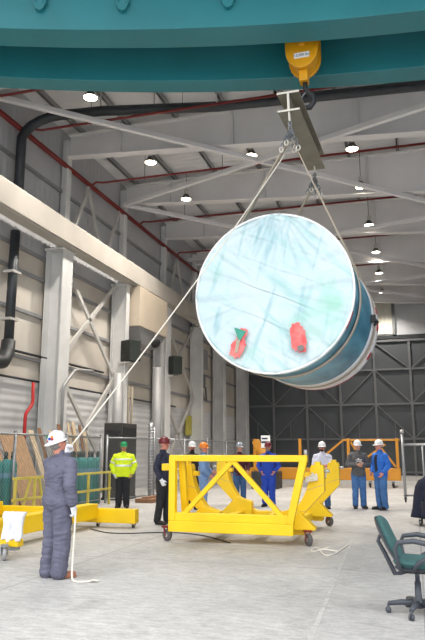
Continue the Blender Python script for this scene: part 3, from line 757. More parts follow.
for x in (-5.6, -6.4, -7.1, -8.75): caster(ct, (x, 12.72, 0), .03, .03, M['tan'], tyre=M['rubber'])
# white cloth bundle draped over the cart corner
def cloth_drape(name, label, cat, m, c, w, d, h, seed):
    vs = []; fs = []; nx, nz = 26, 26
    for side in (0, 1):
        for j in range(nz + 1):
            for i in range(nx + 1):
                u = i / nx - .5; v = j / nz
                x = u * w * (1 - .15 * v + .1 * noise.noise(V((v * 3, seed, 1)))); z = -h * v * (1 + .18 * noise.noise(V((u * 4, seed, 7)))) 
                yy = -d / 2 - .03 * v + .035 * noise.noise(V((u * 7, v * 3, seed))) + .02 * math.sin(u * 26 + v * 3)
                if v < .15: yy += (.15 - v) * d * 2.6
                vs.append(V(c) + V((x, yy + side * .05, z)))
    q = (nx + 1) * (nz + 1)
    for j in range(nz):
        for i in range(nx):
            a = j * (nx + 1) + i; fs.append((a, a + 1, a + nx + 2, a + nx + 1)); fs.append((a + q, a + q + nx + 1, a + q + nx + 2, a + q + 1))
    for j in range(nz):
        for i in (0, nx):
            a = j * (nx + 1) + i; fs.append((a, a + nx + 1, a + nx + 1 + q, a + q))
    for i in range(nx):
        for j in (0, nz):
            a = j * (nx + 1) + i; fs.append((a, a + 1, a + 1 + q, a + q))
    mb = MB().add(vs, fs, True)
    return solo(mb, name, m, label, cat)
cloth_drape('white_rag', 'white cloth draped over the corner of the yellow cart', 'cloth', M['white'], (-5.74, 8.70, .66), .36, .12, .40, 3)

gr = thing('guard_rail', 'pale yellow pipe guard rail in front of the gas cylinders', 'guard rail', (-8.68, 15, 0))
for z in (.92, .45): MB().bar((-8.68, 13.0, z), (-8.68, 18.0, z), .05, .06).build('rail', M['paleyel'], gr, .006)
for y in (13.1, 13.9, 16.6, 17.9): MB().bar((-8.68, y, 0), (-8.68, y, .92), .06, .06).build('post', M['paleyel'], gr, .006)
for y in (13.35, 14.4): MB().bar((-8.68, y, .05), (-8.68, 13.9 + (y - 13.9) * .35, .9), .05, .05).build('brace', M['paleyel'], gr, .006)

# ------------------------------------------------------------------ fence
FX = -8.3
def fence(A, B, posts, label):
    """straight run from A to B (plan); posts are distances along it"""
    a = V((A[0], A[1], 0)); b = V((B[0], B[1], 0)); L = (b - a).length; d = (b - a) / L; up = V((0, 0, 1)); nn = d.cross(up)
    fn = thing('chain_link_fence', label, 'fence', tuple((a + b) / 2))
    MB().tube([a + up * 1.93, b + up * 1.93], .028, 8).build('top_rail', M['galv'], fn)
    MB().tube([a + up * .12, b + up * .12], .02, 8).build('bottom_rail', M['galv'], fn)
    for q in posts:
        p = MB(); p.tube([a + d * q, a + d * q + up * 1.98], .035, 10); p.ell(a + d * q + up * 1.99, (.042, .042, .03), 10, 6); p.build('post', M['galv'], fn)
    k = MB(); st = .11; z0, z1 = .12, 1.93; h = z1 - z0; i = -h
    while i < L:
        for sg in (1, -1):
            za, zb = (z0, z1) if sg > 0 else (z1, z0)
            ta = max(0, -i / h); tb = min(1, (L - i) / h)
            if tb > ta: k.bar(a + d * (i + ta * h) + up * (za + ta * (zb - za)) + nn * .004 * sg, a + d * (i + tb * h) + up * (za + tb * (zb - za)) + nn * .004 * sg, .005, .005)
        i += st
    k.build('wire_mesh', M['galv'], fn)
fence((-9.02, 11.0), (-9.02, 18.0), (.1, 2.5, 4.9, 6.95), 'chain link fence section in front of the gas cylinders')
fence((-8.95, 18.15), (-8.35, 19.95), (.05,), 'chain link fence section behind the hi vis worker')
fence((FX, 20.5), (FX, 32.0), (2.9, 5.8, 8.7, 11.4), 'chain link fence section running on toward the hangar door')
gp = thing('gate_post', 'thick galvanised gate post wrapped in coiled chain', 'post', (FX, 20.25, 0))
MB().tube([(FX, 20.12, 0), (FX, 20.12, 2.45)], .07, 12).build('post', M['galv'], gp)
MB().tube([(FX + .0, 20.42, .1), (FX, 20.42, 2.3)], .03, 8).build('drop_rod', M['galv'], gp)
MB().tube([(FX + .085 * math.cos(k * .9), 20.12 + .085 * math.sin(k * .9), .25 + k * .0135) for k in range(160)], .018, 6).build('coiled_chain', M['ductgrey'], gp)

# ------------------------------------------------------------------ gas cylinders
gc = None
def gas(x, y, label, h=1.35):
    global gc
    if gc is None:
        t = thing('gas_cylinder', label, 'gas cylinder', (x, y, 0), 0, 'teal gas cylinders')
        MB().lathe([(.10, 0), (.117, .02), (.117, h - .17), (.105, h - .09), (.07, h - .02), (.045, h), (.005, h)], (x, y, 0), n=20).build('tank', M['gastank'], t)
        MB().lathe([(.045, h), (.045, h + .12), (.035, h + .17), (.005, h + .175)], (x, y, 0), n=14).build('valve_cap', M['gascap'], t)
        MB().lathe([(.1185, .92), (.1185, 1.03)], (x, y, 0), n=20, cap=False).build('band_label', M['clear'], t)
        gc = t; return t
    c = copy_tree(gc); c.location = (x, y, 0); c['label'] = label; return c
for i, (x, y) in enumerate(((-9.25, 12.95), (-9.28, 13.22), (-9.24, 13.5), (-9.26, 13.8))):
    gas(x, y, ('teal gas cylinder at the frame edge', 'second teal gas cylinder in the left cluster', 'third teal gas cylinder in the left cluster', 'last teal gas cylinder of the left cluster, beside the plywood')[i])
words = ('first', 'second', 'third', 'fourth', 'fifth', 'sixth', 'seventh')
for i in range(7):
    gas(-9.22 - .04 * (i % 2), 16.55 + .27 * i, '%s teal gas cylinder of the front row right of the slate coverall worker' % words[i])
for i in range(5):
    gas(-9.54, 16.7 + .29 * i, '%s teal gas cylinder of the back row behind the fence' % words[i])

# ------------------------------------------------------------------ leaning boards
def board(y, wd, h, m, label, lean=.9, th=.03, twist=0, xb=-9.55, name='leaning_board'):
    b = MB(); top = V((xb - lean, y + twist, math.sqrt(max(.1, h * h - lean * lean)))); bot = V((xb, y, .0))
    d = (top - bot).normalized(); a = V((0, 1, 0)); nn = d.cross(a).normalized(); a = nn.cross(d)
    b.box((top + bot) / 2, (wd, h, th), Matrix((a, d, nn)).transposed())
    lowest = min(p.z for p in b.v); b.v = [p - V((0, 0, lowest)) for p in b.v]
    solo(b, name, m, label, 'board', bevel=.003)
BD = [(14.55, .95, 2.1, 'wood', 'wide plywood sheet leaning behind the left cylinders'), (15.75, 1.15, 2.2, 'wood', 'wide plywood sheet leaning left of the slate coverall worker'), (16.6, .25, 2.3, 'wood2', 'pale narrow board leaning beside the plywood sheets'),
      (16.9, .16, 2.35, 'wood3', 'brown plank leaning left of the wall column'), (17.3, .18, 2.2, 'wood2', 'pale plank just behind the worker in slate coverall'), (17.75, .16, 2.4, 'wood3', 'brown plank leaning above the first right cylinders'),
      (18.05, .14, 2.45, 'wood2', 'pale batten leaning above the right cylinders'), (18.35, .15, 2.35, 'wood', 'tan batten leaning above the right cylinders'), (18.65, .18, 2.5, 'wood2', 'tall pale plank leaning behind the right cylinders'), (18.95, .15, 2.4, 'wood3', 'brown batten leaning nearest the dark cabinet'), (19.2, .2, 2.2, 'wood2', 'short pale plank leaning nearest the dark cabinet'),
      (13.2, .6, 2.0, 'wood3', 'brown sheet leaning at the frame edge')]
for i, (y, wd, h, m, lab) in enumerate(BD): board(y, wd, h, M[m], lab, (.85 if y < 17.3 else .52) + .03 * (i % 3), .02 + .006 * (i % 2), -.12 + .1 * (i % 4), -9.75 - .03 * (i % 2))

cb = thing('machine_cabinet', 'dark grey machine cabinet behind the hi vis worker', 'cabinet', (-9.25, 19.9, 0))
MB().bb((-9.6, 19.3, .08), (-8.95, 20.45, 2.42)).build('body', M['cabinet'], cb, .02)
MB().bb((-9.5, 19.27, .3), (-9.05, 19.3, 2.2)).build('side_panel', M['dark'], cb, .01)
MB().bb((-8.95, 19.35, .3), (-8.92, 20.35, 1.3)).build('door', M['dark'], cb, .01)
MB().bb((-8.95, 19.35, 1.4), (-8.92, 20.35, 2.3)).build('door', M['dark'], cb, .01)
MB().bb((-9.62, 19.28, 0), (-8.93, 20.47, .08)).build('plinth', M['dark'], cb)
solo(MB().bb((-8.15, 18.6, 0), (-7.6, 20.0, .12)).bb((-8.0, 18.75, .12), (-7.8, 19.8, .16)), 'wooden_pallet', M['wood3'], 'low brown pallet beside the gate post', 'pallet', bevel=.01)

# ------------------------------------------------------------------ right side: rolling stand, coat, far trestle, lift
rs = thing('rolling_stand', 'galvanised rolling stand with tall post and top rail', 'stand', (-.3, 21.3, 0))
MB().tube([(-.36, 21.3, .12), (-.36, 21.3, 2.1)], .045, 10).build('post', M['galv'], rs)
MB().lathe([(.005, .1), (.06, .09), (.07, 0), (.005, 0)], (-.36, 21.3, 2.08), n=12).build('cap', M['hub'], rs)
MB().tube([(-.36, 21.3, 1.72), (1.6, 21.3, 1.72)], .035, 8).build('top_rail', M['galv'], rs)
MB().tube([(.22, 21.3, .1), (.22, 21.3, 1.72)], .03, 8).build('mid_post', M['galv'], rs)
MB().tube([(1.6, 21.3, .1), (1.6, 21.3, 1.72)], .045, 8).build('post', M['galv'], rs)
MB().tube([(-.36, 21.3, .2), (1.6, 21.3, .2)], .03, 8).build('bottom_rail', M['galv'], rs)
caster(rs, (-.36, 21.3, 0), .08, .05, M['dark'], tyre=M['rubber']); caster(rs, (1.6, 21.3, 0), .08, .05, M['dark'], tyre=M['rubber'])

ck = thing('coat_trolley', 'dark navy coats draped over a low wheeled stand', 'coat stand', (.42, 15, 0))
vs = []; fs = []; nn = 48; zz = [1.02, 1.0, .93, .8, .62, .42, .26, .16]
R = []
for j, z in enumerate(zz):
    f = [.12, .3, .40, .46, .50, .54, .57, .58][j]; ring = []
    for k in range(nn):
        t = 2 * PI * k / nn; q = f * (1 + (.06 + .012 * j) * math.sin(t * 9 + j * .3) * (j > 1) + .08 * noise.noise(V((math.cos(t) * 2, math.sin(t) * 2, j * .4))))
        ring.append(V((.45 + q * .98 * math.cos(t), 15 + q * .62 * math.sin(t), z + .03 * noise.noise(V((math.cos(t) * 3, math.sin(t) * 3, 4))))))
    R.append(ring)
MB().rings(R, True).build('coat', mat('midnight_cloth', (34, 38, 58), .9, 0, .3, 6, bump=.3), ck)
for sx in (-1, 1):
    for sy in (-1, 1): MB().tube([(.45 + sx * .4, 15 + sy * .25, .05), (.45 + sx * .36, 15 + sy * .22, .5)], .02, 8).build('leg', M['dark'], ck)
    caster(ck, (.45 + sx * .42, 14.72, 0), .04, .03, M['dark'], tyre=M['rubber'])

ft = thing('steel_trestle', 'long orange yellow trestle frame before the hangar door', 'trestle', (-4, 29, 0))
Y2 = M['yellow2']
MB().bb((-7.3, 28.85, .30), (-.62, 29.15, .80)).build('main_beam', Y2, ft, .02)
for x in (-6.9, -4.85, -2.75, -.72): MB().bb((x - .06, 28.92, .8), (x + .06, 29.08, 2.05)).build('upright', Y2, ft, .012)
for a, b in (((-4.4, .82), (-3.0, 1.95)), ((-2.6, .82), (-1.2, 1.8)), ((-2.0, .82), (-2.65, 1.9)), ((-.8, .85), (-1.6, 1.95))): MB().bar((a[0], 29, a[1]), (b[0], 29, b[1]), .08, .09, (0, 1, 0)).build('diagonal', Y2, ft, .01)
MB().bar((-3.0, 29, 1.98), (-.6, 29, 1.98), .1, .08).build('top_rail', Y2, ft, .01)
for x in (-6.6, -4.4, -1.9, -.95): caster(ft, (x, 29, 0), .1, .08, M['dark'], tyre=M['rubber'])
MB().bb((-7.2, 30.5, .35), (-.7, 30.7, .75)).build('rear_beam', Y2, ft, .02)
for x in (-7.0, -.9): MB().bb((x - .08, 29.15, .4), (x + .08, 30.5, .6)).build('cross_tie', Y2, ft, .01)
lf = thing('lift_machine', 'dull yellow lift arm with white marked panel behind the plaid shirt man', 'machine', (-6.0, 27, 0))
MB().bb((-6.5, 26.6, 0), (-5.4, 27.6, .7)).build('base', M['dark'], lf, .03)
MB().bar((-6.35, 27, .7), (-6.05, 27, 1.5), .35, .35).build('arm', Y2, lf, .04)
MB().bar((-6.1, 27, 1.4), (-6.4, 27, 1.95), .28, .3).build('forearm', Y2, lf, .04)
MB().ell((-6.08, 26.95, 1.45), (.26, .24, .26), 16, 10).build('joint', Y2, lf)
pn = MB().bb((-6.1, 26.75, 1.65), (-5.72, 26.8, 2.15)).build('marked_panel', M['label'], lf, .005)
MB().bb((-6.08, 26.735, 1.84), (-5.74, 26.75, 1.92)).bb((-6.06, 26.735, 2.0), (-5.82, 26.75, 2.06)).build('marking', M['ink'], pn)

# ------------------------------------------------------------------ office chair
oc = thing('office_chair', 'green upholstered swivel office chair with grey arms', 'chair', (-.05, 7.0, 0), 0)
cx, cy = -.05, 7.0
def soft(m, fn, nu=18, nv=18, th=.06, name='pad', par=oc, ma=None):
    """cushion: fn(u,v) -> point & normal, u,v in [-1,1], domed both sides"""
    vs = []; fs = []
    for side in (1, -1):
        for j in range(nv + 1):
            for i in range(nu + 1):
                u = 2 * i / nu - 1; v = 2 * j / nv - 1
                # superellipse outline
                a = max(abs(u), abs(v)); L = (abs(u) ** 4 + abs(v) ** 4) ** .25
                s = a / L if L > 0 else 1
                p, nrm = fn(u * s, v * s); edge = min(1, a); t = th / 2 * (1 - edge ** 6) ** .5
                vs.append(V(p) + V(nrm) * t * side)
    q = (nu + 1) * (nv + 1)
    for j in range(nv):
        for i in range(nu):
            a = j * (nu + 1) + i; fs.append((a, a + 1, a + nu + 2, a + nu + 1)); fs.append((a + q, a + q + nu + 1, a + q + nu + 2, a + q + 1))
    m.add(vs, fs, True); return m
sd_y = 0
# seat faces +x (away to the right), tilted a little
FD = V((.997, -.075, 0)).normalized(); SDV = V((.075, .997, 0)).normalized()
def CP(a, b, z): return V((cx, cy, z)) + FD * a + SDV * b
def seatf(u, v): return CP(.02 + u * .235, v * .24, .475 + .02 * u * u + .012 * v * v), (0, 0, 1)
soft(MB(), seatf, th=.10).build('seat', M['chairfab'], oc)
soft(MB(), lambda u, v: (CP(.02 + u * .22, v * .225, .435), (0, 0, 1)), th=.05).build('seat_shell', M['chairpl'], oc)
def backf(u, v):
    z = .69 + v * .215; a = -.275 - .10 * v + .045 * u * u + .02 * v * v
    return CP(a, u * .20, z), FD * .91 + V((0, 0, .42))
soft(MB(), backf, th=.075).build('backrest', M['chairfab'], oc)
soft(MB(), lambda u, v: (backf(u * .96, v * .96)[0] - FD * .03, FD), th=.03).build('back_shell', M['chairpl'], oc)
MB().tube([CP(-.05, 0, .41), CP(-.16, 0, .37), CP(-.21, 0, .36), CP(-.30, 0, .55), CP(-.36, 0, .66), CP(-.34, 0, .72)], [.022, .024, .024, .022, .02, .018], 8).build('back_support', M['chairpl'], oc)
for sgn in (-1, 1):
    b = sgn * .27
    MB().tube([CP(-.13, b * .75, .42), CP(-.14, b, .46), CP(-.17, b, .62), CP(-.14, b, .69), CP(.0, b, .71), CP(.12, b, .69), CP(.15, b, .64), CP(.12, b, .56), CP(.03, b, .50), CP(-.02, b * .8, .42)], [.018, .02, .02, .022, .026, .026, .022, .02, .02, .018], 10).build('armrest', M['chairpl'], oc)
MB().lathe([(.05, .14), (.05, .08), (.034, .16), (.03, .30), (.022, .30), (.022, .42), (.06, .43)], (cx, cy, 0), n=18).build('gas_lift', M['chairpl'], oc)
MB().box(CP(0, 0, .405), (.22, .16, .05)).build('mechanism', M['dark'], oc, .01)
bs = MB().lathe([(.005, .06), (.05, .06), (.055, .13), (.005, .14)], (cx, cy, 0), n=16).build('star_base', M['chairpl'], oc)
for k in range(5):
    a = math.radians(184 + 72 * k); e = V((math.cos(a), math.sin(a), 0))
    MB().tube([V((cx, cy, .10)) + e * .03, V((cx, cy, .105)) + e * .16, V((cx, cy, .085)) + e * .29], [.034, .028, .02], 8).build('spoke', M['chairpl'], bs)
    c = V((cx, cy, 0)) + e * .29; w = e.cross(V((0, 0, 1)))
    for sg in (-1, 1): MB().lathe([(.004, -.01), (.024, -.01), (.029, -.004), (.029, .004), (.024, .01), (.004, .01)], c + V((0, 0, .029)) + w * .014 * sg, w, 16).build('caster_wheel', M['chairpl'], bs)
    MB().tube([c + V((0, 0, .03)), c + V((0, 0, .085))], .01, 8).build('caster_stem', M['chairpl'], bs)

# ------------------------------------------------------------------ people
def remesh(mb, name, m, parent, vox, smooth=4, fold=0.0, fscale=(6, 6, 9), seed=0, inv=True):
    """fuse overlapping closed forms into one continuous surface"""
    me = bpy.data.meshes.new('tmp'); me.from_pydata([tuple(p) for p in mb.v], [], mb.f)
    bm = bmesh.new(); bm.from_mesh(me); bmesh.ops.recalc_face_normals(bm, faces=bm.faces); bm.to_mesh(me); bm.free()
    o = bpy.data.objects.new('tmp', me); COL.objects.link(o)
    r = o.modifiers.new('r', 'REMESH'); r.mode = 'VOXEL'; r.voxel_size = vox; r.use_smooth_shade = True
    if smooth: s = o.modifiers.new('s', 'SMOOTH'); s.factor = .5; s.iterations = smooth
    dg = bpy.context.evaluated_depsgraph_get()
    out = bpy.data.meshes.new_from_object(o.evaluated_get(dg)); out.name = name
    bpy.data.objects.remove(o); bpy.data.meshes.remove(me)
    if fold:
        nor = [v.normal.copy() for v in out.vertices]
        for v, nn in zip(out.vertices, nor):
            c = v.co
            q = V((c.x * fscale[0] + seed, c.y * fscale[1], c.z * fscale[2]))
            w_ = V((noise.noise(q * .5), noise.noise(q * .5 + V((7, 3, 1))), noise.noise(q * .5 + V((1, 8, 4)))))
            r1 = 1 - 2 * abs(noise.noise(q * .8 + w_ * .9)); r2 = 1 - 2 * abs(noise.noise(V((q.x * .6, q.y * .6, q.z * 1.9)) + w_ * 1.4))
            v.co = c + nn * fold * (.45 * noise.noise(q * .5) + .55 * r1 + .55 * r2 - .4)
    out.polygons.foreach_set('use_smooth', [True] * len(out.polygons))
    out.materials.clear(); out.materials.append(m)
    ob = bpy.data.objects.new(name, out); COL.objects.link(ob); ob.parent = parent
    return ob

def capsule(mb, p, q, r1, r2, n=12, flat=None, e1=1.0):
    """tapered limb with round ends; flat=(aspect, widthdir) squashes the section"""
    p = V(p); q = V(q); d = (q - p); L = d.length
    if L < 1e-5: return
    d.normalize(); u = d.orthogonal().normalized()
    if flat: u = V(flat[1]); u = (u - d * u.dot(d)).normalized()
    w = d.cross(u); R = []
    prof = [(-r1 * math.cos(a), r1 * math.sin(a)) for a in (.25, .6, 1.0, 1.35)] + [(L * k / 6, r1 + (r2 - r1) * k / 6) for k in range(7)] + [(L + r2 * math.cos(a), r2 * math.sin(a)) for a in (1.35, 1.0, .6, .25)]
    for z, r in prof:
        b = r * (flat[0] if flat else 1)
        R.append([p + d * z + u * (r * math.cos(2 * PI * k / n)) + w * (b * math.sin(2 * PI * k / n)) for k in range(n)])
    mb.rings(R, True)
def loftz(mb, secs, n=20):
    """vertical body form: (z, halfwidth x, halfdepth y, centre y[, centre x])"""
    R = []
    for s in secs:
        z, rx, ry, cy = s[:4]; cx = s[4] if len(s) > 4 else 0
        ring = []
        for k in range(n):
            t = 2 * PI * k / n; c, q = math.cos(t), math.sin(t)
            ring.append(V((cx + rx * math.copysign(abs(c) ** .85, c), cy + ry * math.copysign(abs(q) ** .85, q), z)))
        R.append(ring)
    mb.rings(R, True)

def hand(mb, w, d, nrm, side, curl, g=0.0, s=1.0):
    """palm, four bent fingers and a thumb; d along the hand, nrm out of the palm, side towards the thumb"""
    w = V(w); d = V(d).normalized(); nrm = V(nrm); nrm = (nrm - d * nrm.dot(d)).normalized(); sd = d.cross(nrm) ; sd = sd if sd.dot(V(side)) > 0 else -sd
    capsule(mb, w - d * .01, w + d * .03, (.030 + g) * s, (.040 + g) * s, 12, (.62, sd))
    capsule(mb, w + d * .03 * s, w + d * .082 * s, (.040 + g) * s, (.040 + g) * s, 12, (.40, sd))
    for i, (o, L) in enumerate(((.031, .068), (.0105, .078), (-.0105, .072), (-.031, .056))):
        p = w + d * .088 * s + sd * o * s; c = curl * (.8 + .12 * i); a = c * .5
        for k, fr in enumerate((.45, .32, .26)):
            dr = d * math.cos(a) + nrm * math.sin(a); q = p + dr * L * fr * s
            capsule(mb, p, q, (.0092 - .0008 * k + g) * s, (.0086 - .0008 * k + g) * s, 8); p = q; a += c
    p = w + d * .022 * s + sd * .032 * s; dr = (d * .62 + sd * .62 + nrm * .35).normalized()
    q = p + dr * .042 * s; capsule(mb, p, q, (.014 + g) * s, (.011 + g) * s, 8)
    dr = (d * .85 + sd * .2 + nrm * .45).normalized(); capsule(mb, q, q + dr * .032 * s, (.0105 + g) * s, (.009 + g) * s, 8)

TORSO = [(.83, .125, .085, .012), (.90, .168, .112, .015), (.97, .170, .115, .015), (1.06, .150, .102, .005), (1.16, .150, .106, 0), (1.27, .168, .116, .0), (1.36, .172, .110, .006), (1.43, .135, .088, .014), (1.485, .075, .064, .018)]
def person(label, at, face, H=1.78, fit='coverall', cloth=None, cloth2=None, hat=None, hatlabel=None, arms=None, feet=((-.11, 0, 0), (.11, 0, 0)), head=(0, 0), skin='skin', hair='hairdark',
           gloves=None, boots='boot', extras=(), belly=0.0, beard=None, lean=0.0, brim_back=False, loose=.018, toes=(-.25, .25), bulk=1.0):
    """at: floor point; face: direction looked at in plan; arms: dict R/L -> (elbow, wrist, palm normal, curl[, hand dir])"""
    rz = math.atan2(face[0], -face[1]); sc = H / 1.78
    root = thing('person', label, 'person', (at[0], at[1], 0), rz)
    root.scale = (sc, sc, sc)
    def torso(g, lo=0, hi=99):
        out = []
        for z, rx, ry, cy in TORSO:
            if lo <= z <= hi:
                bl = belly * math.exp(-((z - 1.08) / .13) ** 2)
                out.append((z, rx * bulk + g, ry * bulk + g + bl * .5, cy - bl * .5 + lean * (z - .95), 0))
        return out
    SH = {'R': V((-.186 * bulk, .014 + lean * .47, 1.405)), 'L': V((.186 * bulk, .014 + lean * .47, 1.405))}
    HP = {'R': V((-.092, .012, .90)), 'L': V((.092, .012, .90))}
    FT = {'R': V(feet[0]), 'L': V(feet[1])}
    AN = {k: FT[k] + V((0, .03, .085)) for k in 'RL'}
    KN = {k: HP[k].lerp(AN[k], .52) + V((0, -.025, 0)) for k in 'RL'}
    TO = dict(R=toes[0], L=toes[1])
    if arms is None: arms = {}
    dflt = {'R': ((-.27, .05, 1.15), (-.265, -.03, .90), (1, 0, 0), .45), 'L': ((.27, .05, 1.15), (.265, -.03, .90), (-1, 0, 0), .45)}
    A = {k: arms.get(k, dflt[k]) for k in 'RL'}
    # head frame
    hp, hy = head[1], head[0]
    NB = V((0, .02 + lean * .55, 1.50)); HR = Matrix.Rotation(hy, 3, 'Z') @ Matrix.Rotation(hp, 3, 'X')
    HC = NB + HR @ V((0, -.012, .165))
    def hd(x, y, z): return HC + HR @ V((x, y, z))
    # ---- continuous body
    b = MB()
    loftz(b, torso(0))
    capsule(b, NB - V((0, 0, .06)), hd(0, .018, -.05), .062, .056)
    b.ell(hd(0, .012, .028), (.076, .097, .098), 20, 14, HR); b.ell(hd(0, -.022, -.045), (.060, .070, .068), 18, 12, HR)
    b.ell(hd(0, -.058, -.085), (.032, .03, .024), 12, 8, HR)                     # chin
    capsule(b, hd(0, -.082, .012), hd(0, -.105, -.022), .011, .016, 10)           # nose
    capsule(b, hd(-.04, -.079, .030), hd(.04, -.079, .030), .014, .014, 8)        # brow
    capsule(b, hd(-.02, -.086, -.052), hd(.02, -.086, -.052), .010, .010, 8)      # lips
    for s in (-1, 1): b.ell(hd(.079 * s, .02, -.005), (.012, .022, .033), 10, 8, HR); b.ell(hd(.043 * s, -.062, -.022), (.024, .022, .02), 10, 8, HR)
    for k, s in (('R', -1), ('L', 1)):
        el, wr, pn, cu = [A[k][0], A[k][1], A[k][2], A[k][3]]; el = V(el); wr = V(wr)
        hdir = V(A[k][4]) if len(A[k]) > 4 else (wr - el)
        capsule(b, V((.045 * s, .018 + lean * .45, 1.445)), SH[k], .058, .054); capsule(b, SH[k], el, .054, .042); capsule(b, el, wr, .044, .028)
        thumb = V((0, -1, 0)) if abs(hdir.normalized().y) < .75 else V((-s * .3, 0, 1))
        hand(b, wr, hdir, pn, thumb, cu)
        capsule(b, HP[k], KN[k], .092, .060); capsule(b, KN[k], AN[k], .060, .040)
        d = V((math.sin(TO[k]), -math.cos(TO[k]), 0))
        capsule(b, FT[k] + V((0, .03, .04)), FT[k] + d * .15 + V((0, 0, .032)), .038, .030)
    body = remesh(b, 'body', M[skin], root, .0065, 3)
    e = MB()
    for s in (-1, 1): e.ell(hd(.032 * s, -.078, .006), (.012, .008, .007), 10, 6, HR)
    e.build('eyes', M['eye'], root, world=False)
    MB().ell(hd(0, -.096, -.052), (.022, .006, .005), 10, 6, HR).build('mouth', M['lip'], root, world=False)
    # ---- hair below the hat
    if hair:
        h = MB(); h.ell(hd(0, .034, .012), (.080, .086, .088), 18, 12, HR)
        h.build('hair', M[hair], root, world=False)
    if beard:
        q = MB(); q.ell(hd(0, -.056, -.072), (.050, .046, .040), 14, 10, HR); capsule(q, hd(-.028, -.094, -.038), hd(.028, -.094, -.038), .008, .008, 8); q.build('beard', M[beard], root, world=False)
    # ---- clothes
    g = loose
    def sleeves(mb, gg, upto=1.0):
        for k, s in (('R', -1), ('L', 1)):
            el = V(A[k][0]); wr = V(A[k][1]); 
            capsule(mb, V((.045 * s, .018 + lean * .45, 1.442)), SH[k], .062 + gg * .6, .057 + gg * .7); capsule(mb, SH[k], el, .057 + gg * .8, .050 + gg * 1.1)
            end = el.lerp(wr, .90 * upto); dd = (wr - el).normalized()
            capsule(mb, el, end - dd * .03, .050 + gg * 1.1, .036 + gg)
    def legs(mb, gg, cuff=.055):
        for k in 'RL':
            top = HP[k]; bot = AN[k] + V((0, .0, -.085 + cuff))
            bot = V((bot.x, bot.y, cuff + .03))
            capsule(mb, top, KN[k], .098 + gg, .070 + gg * 1.25); capsule(mb, KN[k], bot, .070 + gg * 1.25, .058 + gg * 1.3)
    col1 = M[cloth]; col2 = M[cloth2] if cloth2 else None
    seed = random.uniform(0, 50)
    def collar(mb, gg): 
        capsule(mb, V((0, .02 + lean * .5, 1.44)), V((0, .024 + lean * .55, 1.525)), .086, .066 + gg * .6)
    if fit == 'coverall':
        c = MB(); loftz(c, torso(g)); sleeves(c, g); legs(c, g); collar(c, .006)
        remesh(c, 'coverall', col1, root, .0095, 3, .016, (7, 7, 11), seed=seed)
    else:
        c = MB(); t = torso(g + .004, .88); t[0] = (.855,) + t[0][1:]; loftz(c, t); sleeves(c, g); collar(c, .006)
        remesh(c, fit, col1, root, .0095, 3, .014, (7, 7, 11), seed=seed)
        c = MB(); loftz(c, torso(g * .55, 0, 1.0)); legs(c, g * .7); remesh(c, 'trousers', col2, root, .0095, 3, .009, seed=seed + 9)
    bl = MB(); 
    if fit != 'coverall' or True:
        for sgn, side in ((1, 'L'), (-1, 'R')):
            pass
    # ---- boots
    for k in 'RL':
        d = V((math.sin(TO[k]), -math.cos(TO[k]), 0)); q = MB()
        capsule(q, FT[k] + V((0, .035, .05)), FT[k] + d * .165 + V((0, 0, .042)), .05, .042, 12); capsule(q, FT[k] + V((0, .03, .06)), FT[k] + V((0, .03, .16)), .052, .05)
        capsule(q, FT[k] + d * -.045 + V((0, .0, .016)), FT[k] + d * .175 + V((0, 0, .016)), .046, .046, 12, (.34, V((d.y, -d.x, 0))))
        o = remesh(q, 'boot', M[boots], root, .009, 2)
        zm = min(v.co.z for v in o.data.vertices)
        for v in o.data.vertices: v.co.z -= zm
    # ---- gloves
    if gloves:
        for k, s in (('R', -1), ('L', 1)):
            if k in gloves:
                el, wr = V(A[k][0]), V(A[k][1]); hdir = V(A[k][4]) if len(A[k]) > 4 else (wr - el); q = MB()
                thumb = V((0, -1, 0)) if abs(hdir.normalized().y) < .75 else V((-s * .3, 0, 1))
                hand(q, wr, hdir, A[k][2], thumb, A[k][3], .0045)
                capsule(q, wr - hdir.normalized() * .06, wr + hdir.normalized() * .01, .046, .038)
                remesh(q, 'glove', M['white'], root, .0065, 2)
    # ---- hard hat
    if hat:
        h = MB(); hb_ = -1 if brim_back else 1
        def hp_(x, y, z): return hd(x, y * hb_ + .006, z + .038)
        rg = []
        for (r, z) in ((1.0, 0), (1.0, .03), (.95, .065), (.80, .10), (.5, .122), (.15, .13)):
            rg.append([hp_(.102 * r * math.cos(t), .122 * r * math.sin(t), z) for t in [2 * PI * k / 28 for k in range(28)]])
        h.rings(rg, True)
        br = [[hp_(.098 * math.cos(t), .118 * math.sin(t), zz) for t in [2 * PI * k / 28 for k in range(28)]] for zz in (.012,)]
        top = []; bot = []
        for k in range(28):
            t = 2 * PI * k / 28; ex = .016 + .045 * max(0, -math.sin(t)) ** 1.6
            top.append(hp_((.102 + ex * .8) * math.cos(t), (.122 + ex) * math.sin(t), .004 - ex * .25)); bot.append(hp_((.102 + ex * .8) * math.cos(t), (.122 + ex) * math.sin(t), -.004 - ex * .25))
        ib = [hp_(.098 * math.cos(t), .118 * math.sin(t), -.004) for t in [2 * PI * k / 28 for k in range(28)]]
        h.rings([br[0], top, bot, ib], True, False)
        for xo in (-.028, 0, .028): h.tube([hp_(xo, -.105, .055), hp_(xo * .9, -.07, .112), hp_(xo * .8, 0, .136), hp_(xo * .9, .07, .112), hp_(xo, .105, .055)], .008, 6)
        ho = h.build('hard_hat', M[hat], root, world=False)
        if hatlabel: ho['label'] = hatlabel
    for f in extras: f(root, dict(hd=hd, HR=HR, torso=torso, A=A, sc=sc, HC=HC, remesh=remesh))
    return root, sc

def to_local(at, face, sc, p):
    rz = math.atan2(face[0], -face[1]); q = Matrix.Rotation(-rz, 3, 'Z') @ (V(p) - V((at[0], at[1], 0))); return tuple(q / sc)

